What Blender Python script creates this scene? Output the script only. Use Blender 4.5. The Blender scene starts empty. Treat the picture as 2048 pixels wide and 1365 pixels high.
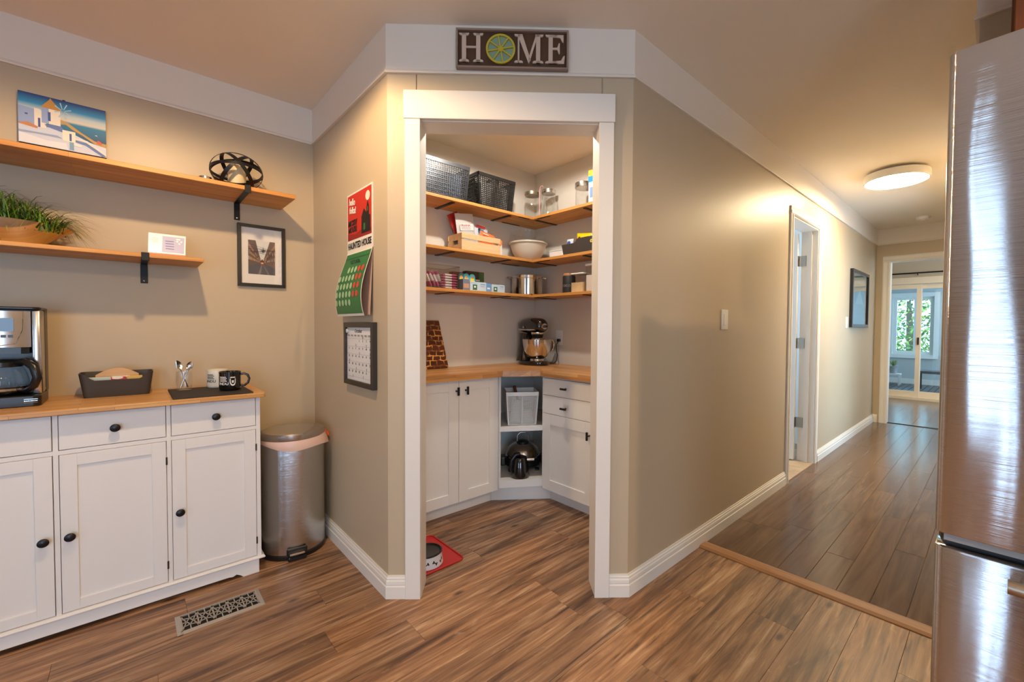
import bpy, bmesh, math, random
from mathutils import Vector, Matrix
random.seed(7)
PI = math.pi
SC = bpy.context.scene
COL = SC.collection

# ---------------------------------------------------------------- camera, world, light, exposure
CAMH = 1.1783
F_PX, YAW, PIT, ROL, CX, CY = 868.9, 0.7990, 0.0269, 0.0078, 83.28, -4.57
cd = bpy.data.cameras.new('camera'); cam = bpy.data.objects.new('camera', cd); COL.objects.link(cam)
cd.sensor_fit = 'HORIZONTAL'; cd.sensor_width = 36.0; cd.lens = F_PX / 2048 * 36
cd.shift_x = -CX / 2048; cd.shift_y = CY / 2048; cd.clip_start = 0.02
Fv = Vector((math.cos(YAW) * math.cos(PIT), math.sin(YAW) * math.cos(PIT), -math.sin(PIT)))
Rv = Vector((math.sin(YAW), -math.cos(YAW), 0)); Uv = Rv.cross(Fv)
R2 = Rv * math.cos(ROL) + Uv * math.sin(ROL); U2 = R2.cross(Fv)
cam.matrix_world = Matrix(((R2.x, U2.x, -Fv.x, 0), (R2.y, U2.y, -Fv.y, 0), (R2.z, U2.z, -Fv.z, CAMH), (0, 0, 0, 1)))
SC.camera = cam
SC.cycles.transparent_max_bounces = 24

w = bpy.data.worlds.new('sky'); SC.world = w; w.use_nodes = True
bg = w.node_tree.nodes['Background']; bg.inputs[0].default_value = (0.50, 0.72, 1.0, 1); bg.inputs[1].default_value = 7.0

SC.view_settings.view_transform = 'Standard'; SC.view_settings.look = 'None'
SC.view_settings.gamma = 1; SC.view_settings.use_curve_mapping = False
SC.view_settings.exposure = 0.66

WARM = (1.0, 0.70, 0.40)
def portal(loc, rot, sx, sy):
    l = bpy.data.lights.new('window_portal', 'AREA'); l.shape = 'RECTANGLE'; l.size = sx; l.size_y = sy
    o = bpy.data.objects.new('window_portal', l); COL.objects.link(o); o.location = loc; o.rotation_euler = rot
    l.cycles.is_portal = True
portal((-3.45, -1.15, 1.06), (0, -PI / 2, 0), 1.95, 0.8)       # kitchen patio door, faces +x
portal((-3.45, 0.54, 1.18), (0, -PI / 2, 0), 2.24, 0.26)       # slit window shaped for streaks in the fridge reflection
portal((-1.5, -3.05, 1.06), (PI / 2, 0, 0), 1.5, 1.98)           # kitchen window, faces +y
portal((12.22, 1.33, 1.28), (0, PI / 2, 0), 1.3, 0.7)          # sunroom end window
portal((10.9, -0.85, 1.4), (PI / 2, 0, 0), 2.2, 1.5)           # sunroom side windows
portal((8.2, -1.55, 1.4), (PI / 2, 0, 0), 1.8, 1.4)            # far room side opening, added for extra daylight
portal((3.9, 2.83, 1.5), (-PI / 2, 0, 0), 1.2, 1.1)            # window of the small side room
portal((5.0, -0.05, 1.1), (PI / 2, 0, 0), 0.9, 1.85)           # unseen glazed hallway door, added to bring in daylight

# ---------------------------------------------------------------- room numbers (metres)
X2, Y1, Y3, YA, XB = 0.7856, 2.8581, 1.1159, 1.8233, 1.5502
CE, ZB, XE = 2.44, 2.2377, 6.7866
YP, XP = 2.72, 2.42                       # pantry back and right wall faces
DA = Vector((X2, YA)); DB = Vector((XB, Y3)); DD = (DB - DA).normalized(); DN = Vector((DD.y, -DD.x))
DANG = math.atan2(DD.y, DD.x)
def dg(u, back=0.0): p = DA + DD * u - DN * back; return (p.x, p.y)     # back > 0: into the pantry
if DN.dot(DA) > 0: DN = -DN

# ---------------------------------------------------------------- helpers
def lin(c):
    c = c / 255.0
    return c / 12.92 if c <= 0.04045 else ((c + 0.055) / 1.055) ** 2.4
def rgb(c): return (lin(c[0]), lin(c[1]), lin(c[2]), 1)
MATS = {}
class NT:
    def __init__(s, name):
        s.m = bpy.data.materials.new(name); s.m.use_nodes = True; s.t = s.m.node_tree
        s.b = s.t.nodes['Principled BSDF']; s.out = s.t.nodes['Material Output']
    def n(s, typ, **kw):
        nd = s.t.nodes.new(typ)
        for k, v in kw.items():
            if k in nd.inputs: nd.inputs[k].default_value = v
            else: setattr(nd, k, v)
        return nd
    def l(s, a, b): s.t.links.new(a, b)
    def coord(s, scale, rand=0.0):
        tc = s.n('ShaderNodeTexCoord'); mp = s.n('ShaderNodeMapping'); mp.inputs['Scale'].default_value = scale
        src = tc.outputs['Object']
        if rand:
            oi = s.n('ShaderNodeObjectInfo'); mu = s.n('ShaderNodeMath', operation='MULTIPLY'); mu.inputs[1].default_value = rand
            s.l(oi.outputs['Random'], mu.inputs[0]); ad = s.n('ShaderNodeVectorMath', operation='ADD')
            s.l(src, ad.inputs[0]); s.l(mu.outputs[0], ad.inputs[1]); src = ad.outputs[0]
        s.l(src, mp.inputs['Vector']); return mp.outputs['Vector']
    def noise(s, vec, scale=1.0, detail=4.0, rough=0.55, dist=0.0):
        nd = s.n('ShaderNodeTexNoise'); nd.inputs['Scale'].default_value = scale; nd.inputs['Detail'].default_value = detail
        nd.inputs['Roughness'].default_value = rough; nd.inputs['Distortion'].default_value = dist
        s.l(vec, nd.inputs['Vector']); return nd.outputs['Fac']
    def ramp(s, fac, stops):
        r = s.n('ShaderNodeValToRGB'); e = r.color_ramp.elements
        while len(e) < len(stops): e.new(0.5)
        for i, (p, c) in enumerate(stops): e[i].position = p; e[i].color = rgb(c) if len(c) == 3 else c
        s.l(fac, r.inputs['Fac']); return r.outputs['Color']
    def mix(s, a, b, fac, mode='MIX'):
        m = s.n('ShaderNodeMix', data_type='RGBA', blend_type=mode)
        for sock, v in ((m.inputs[0], fac), (m.inputs[6], a), (m.inputs[7], b)):
            if hasattr(v, 'type') and hasattr(v, 'links'): s.l(v, sock)
            else: sock.default_value = v
        return m.outputs[2]
    def bump(s, fac, strength, dist=0.01):
        b = s.n('ShaderNodeBump'); b.inputs['Strength'].default_value = strength; b.inputs['Distance'].default_value = dist
        s.l(fac, b.inputs['Height']); s.l(b.outputs[0], s.b.inputs['Normal'])
def mat(name, c, rough=0.5, metal=0.0, bump=None, var=0.0, emit=0.0, trans=0.0, spec=0.5, coat=0.0, sub=None):
    if name in MATS: return MATS[name]
    t = NT(name); t.b.inputs['Roughness'].default_value = rough; t.b.inputs['Metallic'].default_value = metal
    t.b.inputs['Specular IOR Level'].default_value = spec
    if coat: t.b.inputs['Coat Weight'].default_value = coat
    if var:
        f = t.noise(t.coord((3, 3, 3)), 1.0, 5)
        a = tuple(max(0, x * (1 - var)) for x in c); b = tuple(min(255, x * (1 + var)) for x in c)
        t.l(t.ramp(f, ((0.3, a), (0.7, b))), t.b.inputs['Base Color'])
    else: t.b.inputs['Base Color'].default_value = rgb(c)
    if bump: t.bump(t.noise(t.coord((bump[0],) * 3), 1.0, 3), bump[1], 0.002)
    if emit: t.b.inputs['Emission Color'].default_value = rgb(c); t.b.inputs['Emission Strength'].default_value = emit
    if trans: t.b.inputs['Transmission Weight'].default_value = trans
    MATS[name] = t.m; return t.m
def glass(name, tint=(252, 253, 253), spec=1.0, rough=0.02):
    if name in MATS: return MATS[name]
    t = NT(name); t.t.nodes.remove(t.b)
    tr = t.n('ShaderNodeBsdfTransparent'); tr.inputs[0].default_value = rgb(tint)
    gl = t.n('ShaderNodeBsdfGlossy'); gl.inputs['Roughness'].default_value = rough; gl.inputs[0].default_value = (spec, spec, spec, 1)
    lw = t.n('ShaderNodeLayerWeight'); lw.inputs[0].default_value = 0.5; mx = t.n('ShaderNodeMixShader')
    pw = t.n('ShaderNodeMath', operation='POWER'); pw.inputs[1].default_value = 4.0; fr = t.n('ShaderNodeMath', operation='MULTIPLY_ADD'); fr.inputs[1].default_value = 0.75; fr.inputs[2].default_value = 0.04
    t.l(lw.outputs['Facing'], pw.inputs[0]); t.l(pw.outputs[0], fr.inputs[0])
    t.l(fr.outputs[0], mx.inputs[0]); t.l(tr.outputs[0], mx.inputs[1]); t.l(gl.outputs[0], mx.inputs[2]); t.l(mx.outputs[0], t.out.inputs[0])
    MATS[name] = t.m; return t.m
def wood(name, c0, c1, axis='x', fine=1.0, staves=None, rough=0.45, rand=0.0, svar=0.25):
    if name in MATS: return MATS[name]
    t = NT(name); t.b.inputs['Roughness'].default_value = rough
    sc = {'x': (2.2, 26, 26), 'y': (26, 2.2, 26), 'z': (26, 26, 2.2)}[axis]
    f = t.noise(t.coord(tuple(k * fine for k in sc), rand), 1.0, 6, 0.6, 0.4)
    col = t.ramp(f, ((0.28, c0), (0.72, c1)))
    if staves:
        tc = t.n('ShaderNodeTexCoord'); sp = t.n('ShaderNodeSeparateXYZ'); t.l(tc.outputs['Object'], sp.inputs[0])
        ad = t.n('ShaderNodeMath', operation='ADD'); o = {'x': ('X', 'Y', 'Z'), 'y': ('Y', 'X', 'Z'), 'z': ('Z', 'X', 'Y')}[axis]
        t.l(sp.outputs[o[1]], ad.inputs[0]); t.l(sp.outputs[o[2]], ad.inputs[1])
        cb = t.n('ShaderNodeCombineXYZ'); t.l(sp.outputs[o[0]], cb.inputs[0]); t.l(ad.outputs[0], cb.inputs[1])
        br = t.n('ShaderNodeTexBrick'); t.l(cb.outputs[0], br.inputs['Vector'])
        br.offset = 0.37; br.offset_frequency = 2; br.squash = 1.0
        br.inputs['Scale'].default_value = 1.0; br.inputs['Brick Width'].default_value = staves[0]; br.inputs['Row Height'].default_value = staves[1]
        br.inputs['Mortar Size'].default_value = 0.0006; br.inputs['Mortar Smooth'].default_value = 0.2
        g = 1 - svar
        br.inputs['Color1'].default_value = (1, 1, 1, 1); br.inputs['Color2'].default_value = (g, g * 0.9, g * 0.8, 1); br.inputs['Mortar'].default_value = (g * 0.6, g * 0.5, g * 0.4, 1)
        col = t.mix(col, br.outputs['Color'], 1.0, 'MULTIPLY')
    t.l(col, t.b.inputs['Base Color']); t.bump(f, 0.06, 0.002)
    MATS[name] = t.m; return t.m

class MB:
    def __init__(s): s.v = []; s.f = []; s.m = []
    def add(s, vs, fs, mi=0):
        b = len(s.v); s.v += [tuple(v) for v in vs]; s.f += [tuple(i + b for i in f) for f in fs]; s.m += [mi] * len(fs); return s
    def box(s, x0, x1, y0, y1, z0, z1, mi=0):
        x0, x1 = min(x0, x1), max(x0, x1); y0, y1 = min(y0, y1), max(y0, y1); z0, z1 = min(z0, z1), max(z0, z1)
        v = [(x, y, z) for z in (z0, z1) for y in (y0, y1) for x in (x0, x1)]
        return s.add(v, [(0, 2, 3, 1), (4, 5, 7, 6), (0, 1, 5, 4), (2, 6, 7, 3), (0, 4, 6, 2), (1, 3, 7, 5)], mi)
    def lathe(s, prof, seg=24, c=(0, 0, 0), axis='z', mi=0, sx=1.0, sy=1.0, close=False):
        vs = []; n = len(prof)
        for k in range(seg):
            a = 2 * PI * k / seg
            for r, z in prof:
                p = (r * math.cos(a) * sx, r * math.sin(a) * sy, z)
                if axis == 'y': p = (p[0], z, -p[1])
                elif axis == 'x': p = (z, p[0], p[1])
                vs.append((p[0] + c[0], p[1] + c[1], p[2] + c[2]))
        fs = []
        m = n if close else n - 1
        for k in range(seg):
            k2 = (k + 1) % seg
            for i in range(m):
                j = (i + 1) % n; fs.append((k * n + i, k2 * n + i, k2 * n + j, k * n + j))
        if not close:
            if prof[0][0] > 1e-6: fs.append(tuple(k * n for k in range(seg))[::-1])
            if prof[-1][0] > 1e-6: fs.append(tuple(k * n + n - 1 for k in range(seg)))
        return s.add(vs, fs, mi)
    def prism(s, poly, a, b, plane='xy', mi=0):
        n = len(poly)
        def P(p, h): return {'xy': (p[0], p[1], h), 'xz': (p[0], h, p[1]), 'yz': (h, p[0], p[1])}[plane]
        vs = [P(p, a) for p in poly] + [P(p, b) for p in poly]
        fs = [tuple(range(n))[::-1], tuple(range(n, 2 * n))] + [(i, (i + 1) % n, n + (i + 1) % n, n + i) for i in range(n)]
        return s.add(vs, fs, mi)
    def poly(s, pts, mi=0): return s.add(pts, [tuple(range(len(pts)))], mi)
    def bar(s, p, q, w, t, mi=0):
        p, q, w, t = Vector(p), Vector(q), Vector(w) / 2, Vector(t) / 2
        vs = [c + a * w + b * t for c in (p, q) for a, b in ((-1, -1), (1, -1), (1, 1), (-1, 1))]
        return s.add(vs, [(0, 3, 2, 1), (4, 5, 6, 7), (0, 1, 5, 4), (1, 2, 6, 5), (2, 3, 7, 6), (3, 0, 4, 7)], mi)
    def tube(s, pts, r, seg=10, mi=0, closed=False, flat=None):
        pts = [Vector(p) for p in pts]; n = len(pts); rs = r if isinstance(r, (list, tuple)) else [r] * n
        vs = []; up = None
        for i in range(n):
            if closed: d = pts[(i + 1) % n] - pts[i - 1]
            else: d = pts[min(i + 1, n - 1)] - pts[max(i - 1, 0)]
            d.normalize()
            if up is None: up = Vector((0, 0, 1)) if abs(d.z) < 0.9 else Vector((1, 0, 0))
            a = d.cross(up).normalized(); b = a.cross(d).normalized(); up = b
            for k in range(seg):
                t = 2 * PI * k / seg; vs.append(pts[i] + (a * math.cos(t) + b * math.sin(t) * (flat or 1)) * rs[i])
        fs = []
        for i in range(n if closed else n - 1):
            j = (i + 1) % n
            for k in range(seg): fs.append((i * seg + k, i * seg + (k + 1) % seg, j * seg + (k + 1) % seg, j * seg + k))
        if not closed: fs += [tuple(range(seg))[::-1], tuple(range((n - 1) * seg, n * seg))]
        return s.add(vs, fs, mi)
    def run(s, path, prof, mi=0, sign=1, closed_prof=True):
        P = [Vector(p) for p in path]; n = len(P); m = len(prof); vs = []
        nr = [Vector((-(P[i + 1] - P[i]).y, (P[i + 1] - P[i]).x)).normalized() * sign for i in range(n - 1)]
        for i in range(n):
            if i == 0: o = nr[0]
            elif i == n - 1: o = nr[-1]
            else: o = (nr[i - 1] + nr[i]); o = o / (1 + nr[i - 1].dot(nr[i]))
            for a, z in prof: vs.append((P[i].x + o.x * a, P[i].y + o.y * a, z))
        fs = [(i * m + k, i * m + (k + 1) % m, (i + 1) * m + (k + 1) % m, (i + 1) * m + k) for i in range(n - 1) for k in range(m)]
        fs += [tuple(range(m)), tuple(range((n - 1) * m, n * m))[::-1]]
        return s.add(vs, fs, mi)
    def rbox(s, x0, x1, y0, y1, z0, z1, r, seg=4, mi=0):
        poly = []
        for cx, cy, a0 in ((x1 - r, y1 - r, 0), (x0 + r, y1 - r, PI / 2), (x0 + r, y0 + r, PI), (x1 - r, y0 + r, 1.5 * PI)):
            for k in range(seg + 1): a = a0 + PI / 2 * k / seg; poly.append((cx + r * math.cos(a), cy + r * math.sin(a)))
        return s.prism(poly, z0, z1, 'xy', mi)
    def move(s, dx=0, dy=0, dz=0, rz=0):
        c, n = math.cos(rz), math.sin(rz)
        s.v = [(x * c - y * n + dx, x * n + y * c + dy, z + dz) for x, y, z in s.v]; return s
    def build(s, name, mats, parent=None, bevel=0.0, smooth=0.0, seg=1):
        me = bpy.data.meshes.new(name); me.from_pydata(s.v, [], s.f)
        mats = mats if isinstance(mats, (list, tuple)) else [mats]
        for m in mats: me.materials.append(m)
        for p, i in zip(me.polygons, s.m): p.material_index = i
        bm = bmesh.new(); bm.from_mesh(me); bmesh.ops.recalc_face_normals(bm, faces=bm.faces)
        if bevel:
            ed = [e for e in bm.edges if len(e.link_faces) == 2 and e.calc_face_angle(0) > 0.6]
            bmesh.ops.bevel(bm, geom=ed, offset=bevel, segments=seg, affect='EDGES', profile=0.5, clamp_overlap=True)
        if smooth:
            for f in bm.faces: f.smooth = True
            for e in bm.edges:
                if len(e.link_faces) == 2 and e.calc_face_angle(0) > smooth: e.smooth = False
        bm.to_mesh(me); bm.free()
        o = bpy.data.objects.new(name, me); COL.objects.link(o); o.parent = parent; return o
def tag(o, label=None, cat=None, group=None, kind=None):
    if label: o['label'] = label
    if cat: o['category'] = cat
    if group: o['group'] = group
    if kind: o['kind'] = kind
    return o
def thing(name, label, cat, loc=(0, 0, 0), rz=0.0, group=None):
    o = bpy.data.objects.new(name, None); COL.objects.link(o); o.empty_display_size = 0.05
    o.location = loc; o.rotation_euler = (0, 0, rz); return tag(o, label, cat, group)
def struct(name, mb, m, label, cat, **kw):
    return tag(mb.build(name, m, None, **kw), label, cat, None, 'structure')
def copy_part(o, parent, loc=None, rot=None, name=None):
    c = o.copy(); COL.objects.link(c); c.parent = parent
    if loc is not None: c.location = loc
    if rot is not None: c.rotation_euler = rot
    return c
def text(name, body, size, m, parent, loc, rot=(PI / 2, 0, 0), align='CENTER', ext=0.0004, sx=1.0, shear=0.0, bold=0.0, wrap=None, spacing=1.0):
    cu = bpy.data.curves.new(name, 'FONT'); cu.body = body; cu.size = size; cu.align_x = align; cu.align_y = 'CENTER'
    cu.extrude = ext; cu.shear = shear; cu.offset = bold; cu.resolution_u = 3; cu.space_character = spacing
    tmp = bpy.data.objects.new(name, cu); COL.objects.link(tmp)
    dgph = bpy.context.evaluated_depsgraph_get(); me = bpy.data.meshes.new_from_object(tmp.evaluated_get(dgph))
    bpy.data.objects.remove(tmp); bpy.data.curves.remove(cu)
    for v in me.vertices: v.co.x *= sx
    if wrap:
        R, z0, a0 = wrap
        for v in me.vertices:
            a = a0 + v.co.x / R; rr = R + v.co.z
            v.co = (rr * math.cos(a), rr * math.sin(a), z0 + v.co.y)
        rot = (0, 0, 0)
    me.name = name; me.materials.clear(); me.materials.append(m)
    o = bpy.data.objects.new(name, me); COL.objects.link(o); o.parent = parent; o.location = loc; o.rotation_euler = rot; return o
def flat(name, polys, parent, y0, step=0.00025, x=0.0, z=0.0, sc=1.0, sz=None):
    """printed picture: coloured polygons in the x-z plane facing -y; colours are the print's own"""
    mb = MB(); ms = []; sz = sz or sc
    for i, (c, pts) in enumerate(polys):
        m = c if not isinstance(c, tuple) else mat('print_%d_%d_%d' % c, c, 0.55)
        if m not in ms: ms.append(m)
        mb.poly([(x + a * sc, y0 - i * step, z + b * sz) for a, b in pts], ms.index(m))
    me = bpy.data.meshes.new(name); me.from_pydata(mb.v, [], mb.f)
    for m in ms: me.materials.append(m)
    for p, i in zip(me.polygons, mb.m): p.material_index = i
    me.update()
    for p in me.polygons:
        if p.normal.y > 0: p.flip()
    o = bpy.data.objects.new(name, me); COL.objects.link(o); o.parent = parent; return o
def rect(x0, x1, z0, z1): return [(x0, z0), (x1, z0), (x1, z1), (x0, z1)]
def ell(cx, cz, rx, rz, n=20, a0=0, a1=2 * PI): return [(cx + rx * math.cos(a0 + (a1 - a0) * k / n), cz + rz * math.sin(a0 + (a1 - a0) * k / n)) for k in range(n + (a1 - a0 < 6.2))]

# ---------------------------------------------------------------- materials
def paint(name, c, rough=0.55, b=0.08):
    if name in MATS: return MATS[name]
    t = NT(name); t.b.inputs['Base Color'].default_value = rgb(c); t.b.inputs['Roughness'].default_value = rough
    t.bump(t.noise(t.coord((160, 160, 160)), 1.0, 2), b, 0.001); MATS[name] = t.m; return t.m
M_TAN = paint('wall_paint_tan', (192, 174, 146), 0.42)
M_WHITE = paint('trim_paint_white', (232, 226, 216), 0.4, 0.03)
M_BAND = paint('frieze_paint_white', (230, 218, 202), 0.5, 0.05)
M_CEIL = paint('ceiling_paint', (240, 227, 208), 0.8, 0.15)
M_PANTRY = paint('pantry_paint', (212, 204, 192), 0.55)
M_CAB = mat('cabinet_white', (236, 232, 225), 0.35)
M_BUF = mat('buffet_white', (232, 229, 226), 0.4, bump=(60, 0.05))
M_BLACK = mat('black_metal', (22, 21, 21), 0.4, 0.3)
M_BLKPL = mat('black_plastic', (24, 23, 23), 0.3)
M_DGREY = mat('dark_grey_plastic', (62, 55, 50), 0.5)
M_SHELF = wood('shelf_pine', (192, 124, 50), (230, 172, 94), 'x', 1.0, (0.6, 0.06), 0.45, svar=0.12)
M_SHELFY = wood('shelf_pine_y', (192, 124, 50), (230, 172, 94), 'y', 1.0, (0.6, 0.06), 0.45, svar=0.12)
M_BUTCH = wood('butcher_block', (188, 126, 66), (226, 172, 110), 'x', 1.0, (0.31, 0.042), 0.35, svar=0.3)
M_BUTCHY = wood('butcher_block_y', (188, 126, 66), (226, 172, 110), 'y', 1.0, (0.31, 0.042), 0.35, svar=0.3)
M_BUFTOP = wood('buffet_top_wood', (198, 142, 78), (230, 182, 118), 'x', 1.0, (0.26, 0.05), 0.35, svar=0.18)
M_CRATE = wood('pale_pine', (206, 170, 122), (228, 198, 152), 'x', 1.0)
M_DARKWOOD = wood('dark_cabinet_wood', (62, 28, 10), (124, 64, 22), 'z', 0.6)
M_CHROME = mat('chrome', (215, 212, 208), 0.12, 1.0)
M_STEEL = mat('steel', (196, 190, 184), 0.24, 1.0)
M_NICKEL = mat('brushed_nickel', (176, 168, 156), 0.32, 1.0)
M_GLASS = glass('clear_glass')
M_PLASTIC = glass('clear_plastic', (247, 245, 243), 0.8, 0.08)
M_PANE = glass('window_pane', (236, 244, 246))
M_WPL = mat('white_plastic', (232, 230, 224), 0.4)
def brushed(name, c, rough, wav, ws=0.5, fs=0.5):
    t = NT(name); t.b.inputs['Base Color'].default_value = rgb(c); t.b.inputs['Metallic'].default_value = 1; t.b.inputs['Roughness'].default_value = rough
    f1 = t.noise(t.coord((0.5, 3.0, 6000)), 1.0, 0); b1 = t.n('ShaderNodeBump'); b1.inputs['Strength'].default_value = fs; b1.inputs['Distance'].default_value = 0.00022; t.l(f1, b1.inputs['Height'])
    f2 = t.noise(t.coord(wav), 1.0, 1, 0.4); b2 = t.n('ShaderNodeBump'); b2.inputs['Strength'].default_value = ws; b2.inputs['Distance'].default_value = 0.012
    t.l(f2, b2.inputs['Height']); t.l(b1.outputs[0], b2.inputs['Normal']); t.l(b2.outputs[0], t.b.inputs['Normal'])
    MATS[name] = t.m; return t.m
M_FRIDGE = brushed('fridge_steel', (214, 214, 214), 0.06, (3, 5, 1.4), 0.62, 0.45)
M_BIN = brushed('bin_steel', (204, 202, 200), 0.12, (5, 5, 1.0), 0.2, 0.6)

def vinyl():
    t = NT('floor_vinyl_plank'); t.b.inputs['Roughness'].default_value = 0.42
    f = t.noise(t.coord((2.6, 40, 3), 31), 1.0, 10, 0.64, 0.6)                     # fine grain
    fb = t.noise(t.coord((1.3, 7.5, 2), 43), 1.0, 4, 0.55, 0.9)                     # broad tone
    c = t.ramp(f, ((0.30, (92, 66, 50)), (0.45, (140, 104, 78)), (0.57, (168, 130, 100)), (0.72, (204, 174, 144))))
    tone = t.ramp(fb, ((0.30, (0.42, 0.38, 0.36, 1)), (0.45, (0.86, 0.82, 0.78, 1)), (0.6, (1.0, 0.97, 0.94, 1)), (0.75, (1.1, 1.06, 1.02, 1))))
    c = t.mix(c, tone, 1.0, 'MULTIPLY')
    f2 = t.noise(t.coord((1.5, 26, 2), 57), 1.0, 5, 0.62, 1.2); k = t.ramp(f2, ((0.575, (0, 0, 0)), (0.66, (225, 225, 225))))
    c = t.mix(c, rgb((54, 40, 34)), k)
    f3 = t.noise(t.coord((7, 20, 2), 91), 1.0, 7, 0.7, 1.0); k3 = t.ramp(f3, ((0.61, (0, 0, 0)), (0.70, (140, 140, 140))))
    c = t.mix(c, rgb((208, 182, 156)), k3)
    vo = t.n('ShaderNodeTexVoronoi'); vo.inputs['Scale'].default_value = 1.0; t.l(t.coord((4.0, 9.0, 1), 71), vo.inputs['Vector'])
    c = t.mix(c, rgb((44, 32, 27)), t.ramp(vo.outputs['Distance'], ((0.05, (230, 230, 230)), (0.15, (0, 0, 0)))))
    oi = t.n('ShaderNodeObjectInfo'); r = t.ramp(oi.outputs['Random'], ((0, (0.80, 0.80, 0.82, 1)), (0.5, (1, 1, 1, 1)), (1, (1.08, 1.0, 0.92, 1))))
    c = t.mix(c, r, 1.0, 'MULTIPLY'); c = t.mix(c, (1.06, 1.10, 1.08, 1), 1.0, 'MULTIPLY'); t.l(c, t.b.inputs['Base Color'])
    t.bump(f, 0.12, 0.002); return t.m
M_VINYL = vinyl()
def laminate():
    t = NT('hall_laminate'); t.b.inputs['Roughness'].default_value = 0.2
    f = t.noise(t.coord((1.0, 13, 3), 23), 1.0, 7, 0.6, 1.5)
    c = t.ramp(f, ((0.25, (84, 64, 50)), (0.5, (106, 82, 64)), (0.75, (126, 100, 80))))
    oi = t.n('ShaderNodeObjectInfo'); r = t.ramp(oi.outputs['Random'], ((0, (0.9, 0.9, 0.9, 1)), (1, (1.05, 1.02, 1.0, 1))))
    c = t.mix(c, r, 1.0, 'MULTIPLY'); t.l(c, t.b.inputs['Base Color']); t.bump(f, 0.05, 0.001); return t.m
M_LAM = laminate()
# ================================================================ THE SETTING
# ---- floors: a subfloor with each plank in view laid on it
fl = struct('floor', MB().box(-3.4, 2.225, -3.0, 2.95, -0.06, -0.006), M_VINYL, 'brown vinyl plank floor of the kitchen and pantry', 'floor')
GAP = 0.0006
def plank_mesh(cache, L, W, m, name, bev=0.0006):
    k = round(L, 3)
    if k not in cache:
        o = MB().box(0, L, 0, W - GAP, -0.006, 0).build(name, m, None); me = o.data; bpy.data.objects.remove(o)
        bm = bmesh.new(); bm.from_mesh(me)
        ed = [e for e in bm.edges if all(v.co.z > -0.001 for v in e.verts)]
        bmesh.ops.bevel(bm, geom=ed, offset=bev, segments=1, affect='EDGES'); bm.to_mesh(me); bm.free(); cache[k] = me
    return cache[k]
PW, PL = 0.157, 1.22
pc = {}
joints = {1.788: 1.27, 1.474: 0.776, 1.003: 1.43, 1.945: 0.575}
y = 1.788 - PW * 15
while y < 2.72:
    x0 = None
    for yy, j in joints.items():
        if abs(yy - y) < 0.02: x0 = j
    if x0 is None: x0 = random.uniform(0, PL)
    x = x0 - PL * math.ceil((x0 + 0.9) / PL)
    while x < 2.19:
        L = min(PL, 2.20 - x) - GAP
        if L > 0.03:
            o = bpy.data.objects.new('plank', plank_mesh(pc, L, PW, M_VINYL, 'plank')); COL.objects.link(o); o.parent = fl; o.location = (x, y, 0)
        x += PL
    y += PW
hf = struct('floor_hall', MB().box(2.225, 9.40, -1.5, 2.2, -0.06, -0.006), M_LAM, 'dark brown laminate plank floor of the hallway', 'floor')
LW, LL = 0.1243, 1.29
lc = {}
y = 0.738 - LW * 6
while y < 1.6:
    x = 2.236
    first = True
    while x < 9.38:
        L = (random.uniform(0.35, 1.2) if first else LL); first = False
        L = min(L, 9.39 - x)
        if not (x + L < 6.7 and y > 1.12):
            if x < 6.7 or y > 0.1:
                o = bpy.data.objects.new('plank', plank_mesh(lc, L - 0.0014, LW, M_LAM, 'plank', 0.0016)); COL.objects.link(o); o.parent = hf; o.location = (x, y, 0)
        x += L
    y += LW
M_STRIP = wood('transition_oak', (150, 104, 66), (178, 130, 86), 'y', 1.0)
struct('trim_1', MB().prism([(2.172, 0.0), (2.172, 0.004), (2.188, 0.010), (2.238, 0.010), (2.256, 0.004), (2.256, 0.0)], -0.02, Y3 - 0.016, 'xz'), M_STRIP,
       'oak transition strip between kitchen planks and hallway planks', 'trim')
struct('trim_2', MB().prism([(6.84, 0), (6.84, 0.004), (6.85, 0.007), (6.88, 0.007), (6.89, 0.004), (6.89, 0)], 0.20, 0.97, 'xz'), M_BLKPL,
       'dark floor joint strip across the far doorway', 'trim')

# ---- ceilings
struct('ceiling', MB().box(-3.4, 9.5, -3.0, 2.95, CE, CE + 0.06), M_CEIL, 'flat painted ceiling over kitchen, pantry and hallway', 'ceiling')

# ---- walls
struct('wall_left', MB().box(-3.4, X2 + 0.1, Y1, Y1 + 0.1, -0.06, CE), M_TAN, 'tan painted wall behind the white buffet and wooden shelves', 'wall')
struct('wall_return', MB().prism([(X2, Y1), (X2, YA), (X2 + 0.10, YA - 0.02), (X2 + 0.10, Y1)], -0.06, CE), M_TAN, 'narrow tan wall holding the two calendars beside the pantry', 'wall')
w = MB()
w.prism([dg(0), dg(0.125), dg(0.118, 0.115), (X2 + 0.10, YA + 0.06)], -0.06, CE)
w.prism([dg(0.905), dg(1.0417), (XB + 0.08, Y3 + 0.11), dg(0.898, 0.115)], -0.06, CE)
w.prism([dg(0.12), dg(0.91), dg(0.905, 0.115), dg(0.115, 0.115)], 2.062, CE)
struct('wall_diagonal', w, M_TAN, 'angled tan wall around the pantry doorway', 'wall')
w = MB()
w.prism([(XB, Y3), (3.585, Y3), (3.585, Y3 + 0.11), (XB + 0.05, Y3 + 0.11)], -0.06, CE)
w.box(3.585, 4.285, Y3, Y3 + 0.11, 2.045, CE); w.box(4.285, XE + 0.1, Y3, Y3 + 0.11, -0.06, CE)
struct('wall_hall', w, M_TAN, 'long tan hallway wall with light switch and side door', 'wall')
w = MB(); w.box(XE, XE + 0.11, 0.985, Y3 + 1.2, -0.06, CE); w.box(XE, XE + 0.11, 0.17, 0.985, 2.03, CE); w.box(XE, XE + 0.11, -1.5, 0.17, -0.06, CE)
struct('wall_end', w, M_TAN, 'tan wall with cased opening at the far end of the hallway', 'wall')
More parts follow.
